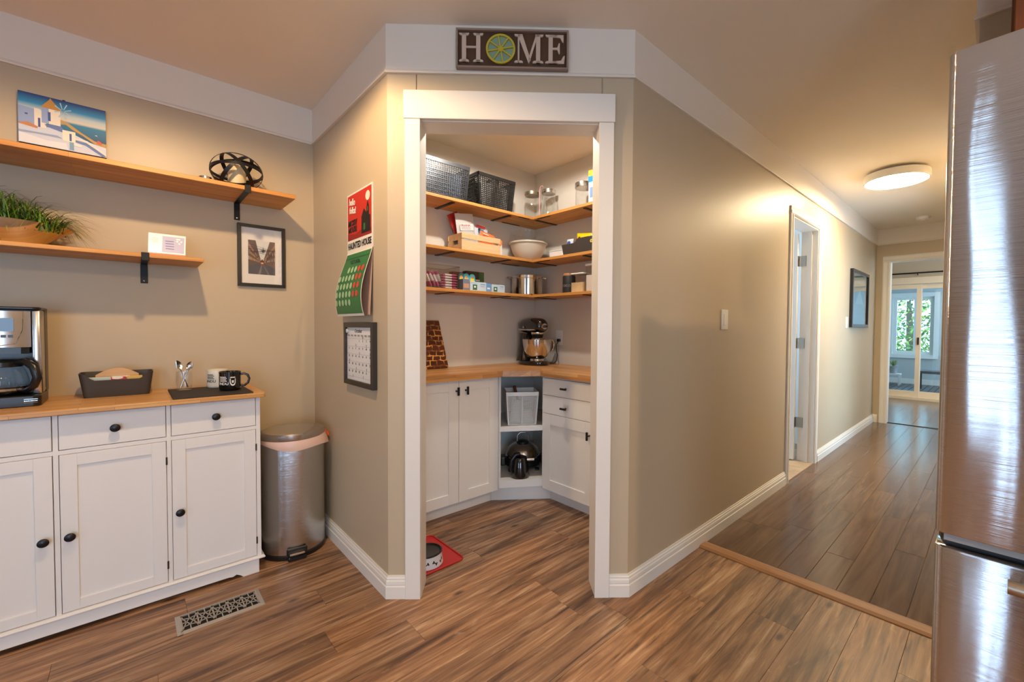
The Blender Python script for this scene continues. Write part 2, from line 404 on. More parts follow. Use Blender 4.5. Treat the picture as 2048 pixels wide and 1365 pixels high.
struct('wall_right', MB().box(2.09, 4.45, -0.03, 0.075, -0.06, CE).box(5.6, XE, -0.03, 0.075, -0.06, CE).box(4.45, 5.6, -0.03, 0.075, 2.05, CE), M_TAN, 'hallway wall on the fridge side', 'wall')
struct('wall_fridge', MB().box(2.09, 2.19, -3.0, -0.03, -0.06, CE), M_TAN, 'tan kitchen wall behind the refrigerator', 'wall')
w = MB(); w.box(-3.5, -3.4, -3.0, -1.55, 0, CE); w.box(-3.5, -3.4, 0.67, 2.95, 0, CE); w.box(-3.5, -3.4, -0.75, 0.41, 0, CE); w.box(-3.5, -3.4, -1.55, -0.75, 2.05, CE); w.box(-3.5, -3.4, 0.41, 0.67, 2.3, CE); w.box(-3.5, -3.4, -1.55, -0.75, -0.06, 0.06); w.box(-3.5, -3.4, 0.41, 0.67, -0.06, 0.06)
struct('wall_patio', w, M_TAN, 'kitchen wall with the patio door behind the viewer', 'wall')
w = MB(); w.box(-3.4, -2.25, -3.1, -3.0, 0, CE); w.box(-0.75, 2.19, -3.1, -3.0, 0, CE); w.box(-2.25, -0.75, -3.1, -3.0, -0.06, 0.07); w.box(-2.25, -0.75, -3.1, -3.0, 2.05, CE)
struct('wall_back', w, M_TAN, 'kitchen wall with a window behind the viewer', 'wall')
w = MB(); w.box(4.45, 4.55, -0.01, 0.05, 0, 2.05); w.box(5.45, 5.6, -0.01, 0.05, 0, 2.05); w.box(4.55, 5.45, -0.01, 0.05, 0, 0.18); w.box(4.55, 5.45, -0.01, 0.05, 1.95, 2.05)
sdx = struct('door_4', w, M_WPL, 'unseen glazed door added to let daylight into the hallway', 'door')
MB().box(4.55, 5.45, 0.015, 0.021, 0.18, 1.95).build('pane', M_PANE, sdx)
# pantry lining
struct('wall_pantry_back', MB().box(X2 + 0.10, XP + 0.1, YP, Y1 + 0.1, -0.06, CE), M_PANTRY, 'pale grey back wall of the pantry', 'wall')
struct('wall_pantry_right', MB().box(XP, XP + 0.1, Y3 + 0.11, YP, -0.06, CE), M_PANTRY, 'pale grey side wall of the pantry with an outlet', 'wall')
# patio door and window frames behind the viewer
w = MB()
for a, b in ((-1.55, -1.48), (-0.82, -0.75)): w.box(-3.49, -3.41, a, b, 0.06, 2.05)
for a, b in ((0.41, 0.425), (0.515, 0.565), (0.655, 0.67)): w.box(-3.49, -3.41, a, b, 0.06, 2.3)  # slit frames sized for bright streaks on the fridge door
for a, b in ((-1.48, -0.82),): w.box(-3.49, -3.41, a, b, 0.06, 0.15); w.box(-3.49, -3.41, a, b, 1.96, 2.05)
for a, b in ((0.425, 0.515), (0.565, 0.655)): w.box(-3.49, -3.41, a, b, 0.06, 0.10); w.box(-3.49, -3.41, a, b, 2.26, 2.3)
struct('door_1', w, M_WPL, 'white framed patio door behind the viewer', 'door')
w = MB()
for a, b in ((-2.25, -2.19), (-1.54, -1.46), (-0.81, -0.75)): w.box(a, b, -3.09, -3.01, 0.07, 2.05)
for a, b in ((-2.19, -1.54), (-1.46, -0.81)): w.box(a, b, -3.09, -3.01, 0.07, 0.13); w.box(a, b, -3.09, -3.01, 1.99, 2.05)
struct('window_1', w, M_WPL, 'tall white framed kitchen window behind the viewer', 'window')

# ---- frieze band with bead, baseboards
path = [(-3.4, Y1), (X2, Y1), (X2, YA), (XB, Y3), (XE, Y3), (XE, 0.075), (2.09, 0.075), (2.09, -3.0)]
prof = [(0.0, ZB), (0.013, ZB), (0.014, ZB + 0.006), (0.011, ZB + 0.013), (0.007, ZB + 0.017), (0.007, CE), (0.0, CE)]
struct('trim_3', MB().run(path, prof, sign=-1), M_BAND, 'white frieze band running under the ceiling', 'trim')
bb = [(0, 0), (0.015, 0), (0.015, 0.052), (0.0115, 0.056), (0.0125, 0.062), (0.0115, 0.074), (0.0085, 0.080), (0.0085, 0.086), (0.005, 0.090), (0.004, 0.098), (0, 0.098)]
struct('baseboard_left', MB().run([(X2, Y1), (X2, YA), dg(0.079)], bb, sign=-1), M_WHITE, 'white moulded baseboard left of the pantry doorway', 'baseboard')
struct('baseboard_right', MB().run([dg(0.959), (XB, Y3), (3.532, Y3)], bb, sign=-1), M_WHITE, 'white moulded baseboard along the hallway wall before the side door', 'baseboard')
struct('baseboard_end', MB().run([(4.345, Y3), (XE, Y3), (XE, 1.068)], bb, sign=-1), M_WHITE, 'white moulded baseboard past the side door', 'baseboard')

# ---- pantry door casing
cs = struct('trim_4', MB().prism([dg(0.074, -0.022), dg(0.962, -0.022), dg(0.962, -0.0005), dg(0.074, -0.0005)], 2.046, 2.163), M_WHITE, 'white flat casing around the pantry doorway', 'trim', bevel=0.0015)
MB().prism([dg(0.078, -0.018), dg(0.142, -0.018), dg(0.142, -0.0005), dg(0.078, -0.0005)], 0, 2.0455).build('side_casing', M_WHITE, cs, bevel=0.001)
MB().prism([dg(0.895, -0.018), dg(0.958, -0.018), dg(0.958, -0.0005), dg(0.895, -0.0005)], 0, 2.0455).build('side_casing', M_WHITE, cs, bevel=0.001)
MB().prism([dg(0.124, 0), dg(0.142, 0), dg(0.131, 0.118), dg(0.113, 0.118)], 0, 2.043).build('jamb', M_WHITE, cs)
MB().prism([dg(0.895, 0), dg(0.913, 0), dg(0.902, 0.118), dg(0.884, 0.118)], 0, 2.043).build('jamb', M_WHITE, cs)
MB().prism([dg(0.124, 0), dg(0.913, 0), dg(0.902, 0.118), dg(0.113, 0.118)], 2.043, 2.062).build('head_jamb', M_WHITE, cs)

# ---- side door in the hallway wall
cp = [(0, 0), (0.008, 0), (0.016, 0.008), (0.016, 0.022), (0.010, 0.030), (0.013, 0.052), (0.009, 0.060), (0, 0.060)]
w = MB()
for x0, sg in ((3.594, -1), (4.276, 1)):
    w.prism([(x0 + sg * b, Y3 - 0.0005 - a) for a, b in cp], 0, 2.04)
w.add(*(lambda P: ([(x, Y3 - 0.0005 - a, 2.04 + b) for x in (3.534, 4.336) for a, b in P], [(i, (i + 1) % 8, 8 + (i + 1) % 8, 8 + i) for i in range(8)] + [tuple(range(8)), tuple(range(8, 16))[::-1]]))(cp))
dr = struct('door_2', w, M_WHITE, 'open white side door with nickel hinges in the hallway wall', 'door')
w = MB(); w.box(3.585, 3.600, Y3, Y3 + 0.13, 0, 2.045); w.box(4.270, 4.285, Y3, Y3 + 0.13, 0, 2.045); w.box(3.585, 4.285, Y3, Y3 + 0.13, 2.03, 2.045)
w.box(4.258, 4.270, Y3 + 0.045, Y3 + 0.085, 0, 2.03); w.box(3.6, 3.612, Y3 + 0.045, Y3 + 0.085, 0, 2.03)
w.build('jamb', M_WHITE, dr)
lf = MB().box(4.222, 4.257, 1.262, 1.92, 0.012, 2.02).build('leaf', M_WHITE, dr)
for a, b, c, d in ((1.36, 1.55, 1.15, 1.9), (1.63, 1.82, 1.15, 1.9), (1.36, 1.55, 0.2, 1.0), (1.63, 1.82, 0.2, 1.0)):
    MB().box(4.217, 4.222, a, b, c, d).build('panel', M_WHITE, lf, bevel=0.004)
for z in (1.777, 1.051, 0.345):
    h = MB(); h.box(4.2575, 4.2695, 1.205, 1.2465, z - 0.045, z + 0.045); h.box(4.225, 4.256, 1.2595, 1.2618, z - 0.045, z + 0.045)
    h.lathe([(0.006, z - 0.046), (0.006, z + 0.046)], 10, (4.259, 1.254, 0))
    for dz in (-0.028, 0.028):
        h.lathe([(0.004, -0.0008), (0.003, 0.0008)], 8, (4.234, 1.2592, z + dz), 'y'); h.lathe([(0.004, -0.0008), (0.003, 0.0008)], 8, (4.248, 1.2592, z + dz), 'y')
    h.build('hinge', M_NICKEL, dr)
# room behind that door
w = MB(); w.box(2.6, 3.3, 2.80, 2.86, -0.06, CE); w.box(4.5, 5.0, 2.80, 2.86, -0.06, CE); w.box(3.3, 4.5, 2.80, 2.86, -0.06, 0.95); w.box(3.3, 4.5, 2.80, 2.86, 2.05, CE); w.box(4.9, 5.0, Y3 + 0.11, 2.8, -0.06, CE); w.box(2.52, 2.6, Y3 + 0.11, 2.86, -0.06, CE)
struct('wall_side_room', w, paint('side_room_paint', (226, 228, 228)), 'white walls of the small room behind the side door', 'wall')
tf = struct('floor_side_room', MB().box(2.6, 4.9, Y3, 2.8, -0.06, -0.004), mat('tile_grout', (150, 134, 114), 0.7), 'tan tiled floor of the small room behind the side door', 'floor')
tm = mat('floor_tile', (176, 150, 118), 0.4, var=0.2)
tile0 = MB().box(0, 0.297, 0, 0.297, -0.004, 0.002).build('tile', tm, tf, bevel=0.0015); tile0.location = (3.45, Y3 + 0.002, 0)
for i in range(4):
    for j in range(3):
        if i or j: copy_part(tile0, tf, (3.45 + 0.3 * i, Y3 + 0.002 + 0.3 * j, 0))

# ---- far opening casing
w = MB(); cq = [(0, 0), (0.014, 0), (0.017, 0.01), (0.012, 0.03), (0.015, 0.062), (0.010, 0.074), (0, 0.074)]
w.prism([(XE - 0.0005 - a, 0.975 + b) for a, b in cq], 0, 2.02); w.prism([(XE - 0.0005 - a, 0.18 - b) for a, b in cq], 0, 2.02)
w.add([(XE - 0.0005 - a, y, 2.02 + b) for y in (0.106, 1.049) for a, b in cq], [(i, (i + 1) % 7, 7 + (i + 1) % 7, 7 + i) for i in range(7)] + [tuple(range(7)), tuple(range(7, 14))[::-1]])
w.box(XE, XE + 0.11, 0.970, 0.985, 0, 2.03); w.box(XE, XE + 0.11, 0.17, 0.185, 0, 2.03); w.box(XE, XE + 0.11, 0.17, 0.985, 2.018, 2.03)
struct('trim_5', w, M_WHITE, 'white moulded casing around the opening at the end of the hallway', 'trim')

# ---- living room beyond, sliding glass door, sunroom
XS = 9.44
w = MB(); w.box(6.9, XS, 2.2, 2.3, -0.06, CE); w.box(6.9, 7.3, -1.6, -1.5, -0.06, CE); w.box(9.1, XS, -1.6, -1.5, -0.06, CE); w.box(7.3, 9.1, -1.6, -1.5, -0.06, 0.7); w.box(7.3, 9.1, -1.6, -1.5, 2.1, CE)  # side opening added to brighten this room with daylight
struct('wall_far_room', w, M_TAN, 'side walls of the room beyond the hallway', 'wall')
w = MB(); w.box(XS, XS + 0.1, 1.60, 2.3, -0.06, CE); w.box(XS, XS + 0.1, -1.6, -0.12, -0.06, CE); w.box(XS, XS + 0.1, -0.12, 1.60, 2.06, CE)
struct('wall_sliding_door', w, M_TAN, 'tan wall holding the sliding glass door', 'wall')
sd = struct('door_3', MB().box(XS - 0.02, XS + 0.1, 1.54, 1.60, 0, 2.06).box(XS - 0.02, XS + 0.1, -0.12, -0.06, 0, 2.06).box(XS - 0.02, XS + 0.1, -0.06, 1.54, 1.95, 2.06).box(XS - 0.04, XS + 0.1, -0.06, 1.54, 0, 0.045),
            mat('door_vinyl_cream', (226, 208, 178), 0.45), 'cream framed sliding glass door to the sunroom', 'door')
for x, a, b in ((XS + 0.01, 0.93, 1.535), (XS + 0.055, -0.055, 0.985)):
    f = MB(); f.box(x, x + 0.035, a, a + 0.06, 0.046, 1.945); f.box(x, x + 0.035, b - 0.06, b, 0.046, 1.945); f.box(x, x + 0.035, a + 0.06, b - 0.06, 0.046, 0.14); f.box(x, x + 0.035, a + 0.06, b - 0.06, 1.87, 1.945)
    fo = f.build('sash', MATS['door_vinyl_cream'], sd)
    MB().box(x + 0.014, x + 0.02, a + 0.06, b - 0.06, 0.14, 1.87).build('pane', M_PANE, fo)
MB().box(XS - 0.012, XS + 0.01, 0.945, 0.965, 0.93, 1.05).build('handle', M_BLKPL, sd)
t = thing('curtain_rod', 'dark curtain rod above the sliding glass door', 'curtain rod', (XS - 0.07, 0.98, 2.125))
MB().tube([(0, -1.2, 0), (0, 0.75, 0)], 0.012, 10).build('rod', M_BLACK, t)
for y in (0.0, 0.62):
    MB().tube([(0, y, -0.012), (0.02, y, -0.03), (0.068, y, -0.03)], 0.006, 8).build('bracket', M_BLACK, t)
XW = 12.2
M_SUN = paint('sunroom_paint', (186, 190, 188), 0.6)
w = MB(); w.box(XW, XW + 0.1, 1.68, 2.3, -0.06, 2.5); w.box(XW, XW + 0.1, -0.9, 0.98, -0.06, 2.5); w.box(XW, XW + 0.1, 0.98, 1.68, -0.06, 0.63); w.box(XW, XW + 0.1, 0.98, 1.68, 1.90, 2.5)
w.box(XS + 0.1, XW, 2.2, 2.3, -0.06, 2.5)
w.box(XS + 0.1, 9.8, -0.9, -0.8, -0.06, 2.5); w.box(12.0, XW, -0.9, -0.8, -0.06, 2.5); w.box(9.8, 12.0, -0.9, -0.8, -0.06, 0.65); w.box(9.8, 12.0, -0.9, -0.8, 2.15, 2.5)
struct('wall_sunroom', w, M_SUN, 'grey walls of the sunroom beyond the sliding door', 'wall')
struct('ceiling_sunroom', MB().box(XS + 0.1, XW + 0.1, -0.9, 2.3, 2.44, 2.5), M_WPL, 'white sunroom ceiling', 'ceiling')
sf = struct('floor_sunroom', MB().box(XS, XW, -0.8, 2.2, -0.08, -0.02), M_BLKPL, 'slatted dark deck floor of the sunroom', 'floor')
s0 = MB().box(0, XW - XS - 0.12, 0, 0.085, -0.02, 0.0).build('slat', wood('deck_slat', (70, 66, 66), (104, 98, 96), 'x'), sf); s0.location = (XS + 0.11, -0.4, 0)
for k in range(1, 27): copy_part(s0, sf, (XS + 0.11, -0.4 + 0.096 * k, 0))
MB().box(XW - 0.014, XW, -0.8, 2.2, 0, 0.11).build('baseboard', M_WHITE, sf)
wn = struct('window_2', MB().box(XW - 0.03, XW - 0.001, 0.90, 0.985, 0.58, 1.98).box(XW - 0.03, XW - 0.001, 1.675, 1.76, 0.58, 1.98).box(XW - 0.03, XW - 0.001, 0.985, 1.675, 1.895, 1.98).box(XW - 0.04, XW - 0.001, 0.90, 1.76, 0.56, 0.64),
            M_WPL, 'white framed sunroom window seen through the sliding door', 'window')
f = MB()
for a, b, c, d in ((0.98, 1.05, 0.635, 1.895), (1.61, 1.68, 0.635, 1.895), (1.05, 1.61, 0.635, 0.71), (1.05, 1.61, 1.83, 1.895), (1.26, 1.32, 0.71, 1.83)): f.box(XW + 0.02, XW + 0.06, a, b, c, d)
f = f.build('sash', M_WPL, wn); MB().box(XW + 0.038, XW + 0.044, 1.05, 1.61, 0.71, 1.83).build('pane', M_PANE, f)
# foliage outside
fo = thing('garden_tree', 'sunlit green tree outside the sunroom window', 'tree', (16.0, 1.75, -0.6))
MB().tube([(0, 0, 0), (0.05, 0.03, 1.2), (0.0, 0.1, 2.6)], [0.14, 0.11, 0.05], 10).build('trunk', mat('bark', (92, 78, 64), 0.9, bump=(20, 0.5)), fo)
lv = MB(); rr = random.Random(3)
for k in range(2600):
    th, ph, r = rr.uniform(0, 2 * PI), math.acos(rr.uniform(-1, 1)), rr.uniform(0.35, 1.0) ** 0.5
    c = Vector((math.cos(th) * math.sin(ph) * r * 0.9, math.sin(th) * math.sin(ph) * r * 1.3, 2.1 + math.cos(ph) * r * 1.3))
    a = Vector((rr.uniform(-1, 1), rr.uniform(-1, 1), rr.uniform(-1, 1))).normalized() * 0.07; b = a.cross(Vector((rr.uniform(-1, 1), rr.uniform(-1, 1), 1))).normalized() * 0.035
    lv.poly([c - a, c + b, c + a, c - b], rr.choice((0, 0, 1, 2)))
o = lv.build('leaves', [mat('leaf_a', (108, 138, 60), 0.6), mat('leaf_b', (170, 180, 84), 0.6), mat('leaf_c', (70, 104, 60), 0.6)], fo); o['kind'] = 'stuff'
struct('ground_outside', MB().box(12.4, 40, -20, 24, -0.7, -0.6), mat('lawn', (110, 124, 76), 0.9, var=0.25), 'lawn outside the sunroom', 'ground')
# sunroom bench and plant
t = thing('bench', 'dark grey bench in the sunroom behind the sliding door', 'bench', (11.2, 0.86, 0))
m = mat('bench_grey', (70, 72, 78), 0.6)
MB().box(-0.2, 0.2, -0.28, 0.28, 0.33, 0.38).build('seat', m, t, bevel=0.006)
for a in (-0.16, 0.16):
    for b in (-0.24, 0.24): MB().box(a - 0.025, a + 0.025, b - 0.025, b + 0.025, 0, 0.33).build('leg', m, t)
t = thing('potted_plant', 'small potted plant on a low stand in the sunroom', 'plant', (11.7, 1.58, 0))
MB().box(-0.13, 0.13, -0.13, 0.13, 0.22, 0.245).build('stand_top', M_WPL, t)
for a in (-0.11, 0.11):
    for b in (-0.11, 0.11): MB().box(a - 0.012, a + 0.012, b - 0.012, b + 0.012, 0, 0.22).build('leg', M_WPL, t)
MB().lathe([(0.06, 0.2452), (0.085, 0.38), (0.09, 0.38), (0.09, 0.40), (0.075, 0.40), (0.07, 0.37)], 18).build('pot', mat('pot_grey', (150, 150, 150), 0.6), t)
lv = MB(); rr = random.Random(5)
for k in range(26):
    a = rr.uniform(0, 2 * PI); d = Vector((math.cos(a), math.sin(a), 0)); L = rr.uniform(0.06, 0.14); s = d.cross(Vector((0, 0, 1))) * 0.012; h = rr.uniform(0.07, 0.16)
    lv.poly([(0, 0, 0.39), tuple(d * L * 0.5 + s + Vector((0, 0, 0.39 + h * 0.7))), tuple(d * L + Vector((0, 0, 0.39 + h))), tuple(d * L * 0.5 - s + Vector((0, 0, 0.39 + h * 0.7)))])
lv.build('leaves', MATS['leaf_a'], t)
# ================================================================ LAMPS
def spot(loc, watts, col, radius, ang=172):
    l = bpy.data.lights.new('bulb', 'SPOT'); l.energy = watts; l.color = col; l.shadow_soft_size = radius; l.spot_size = math.radians(ang); l.spot_blend = 0.25
    return l
def kitchen_lamp(loc, watts, label, radius=0.03):
    t = thing('ceiling_lamp', label, 'lamp', loc, 0, 'kitchen ceiling spot lamps')
    h = CE - loc[2]
    MB().lathe([(0.0, h), (0.07, h), (0.07, h - 0.012), (0.055, h - 0.014), (0.05, 0.035), (0.055, 0.012), (0.052, 0.012), (0.046, 0.033), (0.0, 0.04)], 24).build('housing', M_WPL, t, smooth=0.6)
    l = spot(loc, watts, WARM, radius); o = bpy.data.objects.new('bulb', l); COL.objects.link(o); o.parent = t
    return t
kitchen_lamp((0.11, 1.62, 2.33), 39, 'white ceiling spot lamp in front of the shelf wall')
kitchen_lamp((0.90, -0.95, 2.32), 38, 'white ceiling spot lamp in front of the refrigerator')
def flush_light(label, x, y, r, strength, colr, nm):
    t = thing('flush_ceiling_light', label, 'ceiling light', (x, y, CE)); k = r / 0.215
    MB().lathe([(0.0, 0.0), (0.13 * k, 0.0), (0.13 * k, -0.018), (r - 0.003, -0.022), (r, -0.028), (r, -0.076), (r - 0.003, -0.08), (r - 0.012, -0.08), (r - 0.012, -0.072)], 56).build('ring', M_WPL, t, smooth=0.5)
    MB().lathe([(0.0, -0.077), (r - 0.0122, -0.075)], 56).build('diffuser', mat(nm, colr, 0.6, emit=strength), t)
flush_light('round white flush ceiling light glowing in the hallway', 4.39, 0.61, 0.215, 78.0, (255, 230, 186), 'led_diffuser_warm')
flush_light('round flush fill light added over the kitchen behind the viewer', -0.4, -1.5, 0.25, 26.0, (255, 214, 160), 'fill_diffuser_kitchen')  # added soft fill for kitchen and pantry, no known fixture here
flush_light('round white flush ceiling light in the room beyond the hallway', 8.1, 0.1, 0.215, 40.0, (255, 222, 168), 'led_diffuser_far')
# small pantry ceiling lamp
t = thing('pantry_ceiling_lamp', 'small round cool white ceiling lamp inside the pantry', 'lamp', (1.60, 1.95, CE))
MB().lathe([(0.0, 0.0), (0.06, 0.0), (0.062, -0.006), (0.058, -0.02), (0.05, -0.022), (0.05, -0.018), (0.0, -0.018)], 32).build('housing', M_WPL, t, smooth=0.5)
l = bpy.data.lights.new('bulb', 'SPOT'); l.energy = 36; l.color = (1.0, 0.95, 0.86); l.shadow_soft_size = 0.03; l.spot_size = math.radians(175); l.spot_blend = 0.2
o = bpy.data.objects.new('bulb', l); COL.objects.link(o); o.parent = t; o.location = (0, 0, -0.026)
t = thing('smoke_detector', 'small round white smoke detector on the hallway ceiling', 'smoke detector', (6.35, 0.63, CE))
MB().lathe([(0, 0), (0.065, 0), (0.065, -0.012), (0.055, -0.03), (0.03, -0.036), (0, -0.036)], 28).build('body', M_WPL, t, smooth=0.6)
MB().lathe([(0.02, -0.034), (0.018, -0.042), (0, -0.042)], 16).build('vent_cap', M_WPL, t)

# ================================================================ REFRIGERATOR
t = thing('refrigerator', 'stainless steel refrigerator with bottom freezer at the right', 'refrigerator', (1.66, -0.31, 0))
def fr_door(z0, z1):
    pts = []; x0, ya_, yb_, r = -0.335, 0.4, -0.38, 0.018
    n = 24
    for k in range(7): a = PI / 2 * k / 6; pts.append((x0 - 0.07 + r * (1 - math.sin(a)), ya_ - r * (1 - math.cos(a))))
    pts = [(x0, ya_)] + pts
    for k in range(1, n):
        s = k / n; yy = ya_ - r + (yb_ - ya_ + 2 * r) * s; pts.append((x0 - 0.07 - 0.012 * math.sin(PI * s), yy))
    for k in range(7): a = PI / 2 * (6 - k) / 6; pts.append((x0 - 0.07 + r * (1 - math.sin(a)), yb_ + r * (1 - math.cos(a))))
    pts.append((x0, yb_)); return MB().prism(pts, z0, z1)
M_FRSIDE = mat('fridge_side_grey', (96, 92, 88), 0.45, 0.4)
MB().box(-0.32, 0.36, -0.38, 0.398, 0.02, 1.755).build('body', M_FRSIDE, t, bevel=0.004)
u = fr_door(0.738, 1.768).build('fridge_door', M_FRIDGE, t, bevel=0.004, smooth=0.5, seg=2)
l = fr_door(0.09, 0.709).build('freezer_door', M_FRIDGE, t, bevel=0.004, smooth=0.5, seg=2)
for z0, z1 in ((0.745, 1.76), (0.10, 0.70)): MB().box(-0.335, -0.321, -0.372, 0.39, z0, z1).build('gasket', M_BLKPL, t)
MB().box(-0.395, -0.345, 0.05, 0.385, 0.722, 0.7375).build('hinge_cover', mat('hinge_grey', (150, 148, 146), 0.5), u)
MB().box(-0.36, -0.321, -0.37, 0.385, 0.705, 0.742).build('seam_channel', M_BLKPL, t)
h = MB().tube([(-0.455, 0.288, 0.685), (-0.457, 0.0, 0.685), (-0.455, -0.27, 0.685)], 0.014, 14).build('handle', mat('handle_metal', (196, 178, 156), 0.3, 1.0), l, smooth=0.7)
for yy in (0.262, -0.245): MB().tube([(-0.40, yy, 0.685), (-0.45, yy, 0.685)], 0.009, 10).build('handle_post', M_STEEL, h)
h = MB().tube([(-0.455, -0.32, 0.85), (-0.457, -0.32, 1.2), (-0.455, -0.32, 1.6)], 0.014, 14).build('handle', M_STEEL, u, smooth=0.7)
for zz in (0.9, 1.55): MB().tube([(-0.40, -0.32, zz), (-0.45, -0.32, zz)], 0.009, 10).build('handle_post', M_STEEL, h)
for yy in (-0.3, 0.33): MB().lathe([(0.02, 0), (0.02, 0.021)], 12, (-0.28, yy, 0)).build('foot', M_BLKPL, t)
t = thing('wall_cabinet', 'dark stained wood wall cabinet above the refrigerator', 'cabinet', (1.9, -0.40, 1.86))
MB().box(-0.17, 0.188, -0.40, 0.40, 0, 0.5).build('body', M_DARKWOOD, t)
for a, b in ((-0.395, -0.003), (0.003, 0.395)):
    d = MB(); d.box(-0.19, -0.171, a, a + 0.06, 0.005, 0.495); d.box(-0.19, -0.171, b - 0.06, b, 0.005, 0.495); d.box(-0.19, -0.171, a + 0.06, b - 0.06, 0.005, 0.065); d.box(-0.19, -0.171, a + 0.06, b - 0.06, 0.435, 0.495); d.box(-0.182, -0.171, a + 0.06, b - 0.06, 0.065, 0.435)
    d = d.build('door', M_DARKWOOD, t, bevel=0.003)
    MB().lathe([(0, -0.02), (0.012, -0.018), (0.012, -0.01), (0.006, -0.005), (0.006, 0)], 14, (-0.19, b - 0.03 if a < 0 and b < 0.1 else a + 0.03, 0.05), 'x').build('knob', M_BLACK, d)

for lb, y0, y1 in (('tall dark cabinet added between the patio windows to darken the fridge reflection', -0.34, 0.40), ('tall dark cabinet added in the corner behind the viewer', -2.95, -2.0)):  # unseen cabinets added for dark contrast in the fridge reflection
    t = thing('added_cabinet', lb, 'cabinet', (-3.10, (y0 + y1) / 2, 0), 0, 'added dark cabinets behind the viewer'); hw = (y1 - y0) / 2
    MB().box(-0.29, 0.27, -hw, hw, 0, 2.2).build('body', M_DARKWOOD, t)
    for z0, z1 in ((0.1, 1.2), (1.21, 2.18)):
        d = MB().box(0.2702, 0.289, -hw + 0.01, hw - 0.01, z0, z1).build('door', M_DARKWOOD, t, bevel=0.003)
        MB().lathe([(0.006, 0.0), (0.006, 0.01), (0.013, 0.016), (0.01, 0.024), (0, 0.026)], 14, (0.289, hw - 0.05, (z0 + z1) / 2), 'x').build('knob', M_BLACK, d)

# ================================================================ BUFFET
BX0, BX1, YF = -0.532, 0.434, 2.44
t = thing('buffet', 'white painted wooden buffet with oak top against the shelf wall', 'buffet', (-0.049, 2.645, 0))
ox, oy = 0.049, -2.645
def L(mb): return mb.move(ox, oy)
b = MB(); b.box(BX0, BX1, YF + 0.016, 2.845, 0.07, 0.84)
for a, c in ((BX0, -0.516), (-0.2140, -0.2005), (0.1015, 0.1155), (0.4175, BX1)): b.box(a, c, YF, YF + 0.016, 0.07, 0.84)
for a, c in ((-0.516, -0.214), (-0.2005, 0.1015), (0.1155, 0.4175)):
    b.box(a, c, YF, YF + 0.016, 0.836, 0.84); b.box(a, c, YF, YF + 0.016, 0.6850, 0.7015); b.box(a, c, YF, YF + 0.016, 0.07, 0.080)
L(b).build('body', M_BUF, t)
kp = [(0.0, -0.026), (0.010, -0.0255), (0.0155, -0.022), (0.0155, -0.018), (0.010, -0.013), (0.006, -0.010), (0.006, -0.002), (0.0095, 0.0)]
M_KNOB = mat('knob_black', (26, 25, 26), 0.35, 0.2)
knob0 = MB().lathe(kp, 18, (0, 0, 0), 'y').build('knob', M_KNOB, None, smooth=0.8); KM = knob0.data; bpy.data.objects.remove(knob0)
def knob(parent, x, yy, z, s=1.0):
    o = bpy.data.objects.new('knob', KM); COL.objects.link(o); o.parent = parent; o.location = (x, yy, z); o.scale = (s, s, s); return o
hinge_m = mat('hinge_dark', (70, 62, 54), 0.4, 0.8)
for i, (a, c) in enumerate(((-0.514, -0.2165), (-0.1985, 0.0995), (0.1175, 0.4155))):
    d = L(MB().box(a, c, YF - 0.002, YF + 0.014, 0.7035, 0.8335)).build('drawer', M_BUF, t, bevel=0.0012)
    knob(d, (a + c) / 2 + ox, YF - 0.002 + oy, 0.768)
    f = MB(); z0, z1, s = 0.0825, 0.6835, 0.045
    f.box(a, a + s, YF - 0.002, YF + 0.014, z0, z1); f.box(c - s, c, YF - 0.002, YF + 0.014, z0, z1); f.box(a + s, c - s, YF - 0.002, YF + 0.014, z0, z0 + 0.04); f.box(a + s, c - s, YF - 0.002, YF + 0.014, z1 - 0.045, z1)
    d = L(f).build('door', M_BUF, t, bevel=0.0008)
    L(MB().box(a + s, c - s, YF + 0.005, YF + 0.013, z0 + 0.04, z1 - 0.045)).build('panel', M_BUF, d)
    right = i == 0
    knob(d, (c - 0.024 if right else a + 0.024) + ox, YF - 0.002 + oy, 0.373)
    for hz in (0.60, 0.155):
        L(MB().lathe([(0.003, hz - 0.016), (0.003, hz + 0.016)], 8, ((a - 0.0008 if right else c + 0.0012), YF - 0.0025, 0))).build('hinge', hinge_m, d)
sk = [(BX0 + 0.01, 0), (BX0 + 0.075, 0), (BX0 + 0.085, 0.014), (BX0 + 0.105, 0.017), (0.306, 0.017), (0.322, 0.014), (0.336, 0.020), (0.352, 0.010), (0.362, 0.0), (0.424, 0), (0.424, 0.066), (BX0 + 0.01, 0.066)]
b = MB().prism(sk, YF - 0.002, YF + 0.014, 'xz'); b.box(0.408, 0.424, YF + 0.014, 2.84, 0, 0.066); b.box(BX0 + 0.01, BX0 + 0.026, YF + 0.014, 2.84, 0, 0.066)
L(b).build('base_skirt', M_BUF, t)
L(MB().run([(BX0 - 0.0, 2.845), (BX0 - 0.0, YF), (BX1, YF), (BX1, 2.845)], [(0, 0.066), (0.012, 0.066), (0.014, 0.071), (0.008, 0.078), (0, 0.080)], sign=-1)).build('base_moulding', M_BUF, t)
tp = L(MB().rbox(BX0 - 0.016, BX1 + 0.016, 2.392, 2.855, 0.8405, 0.861, 0.012)).build('top', M_BUFTOP, t, bevel=0.002)
ZT = 0.861

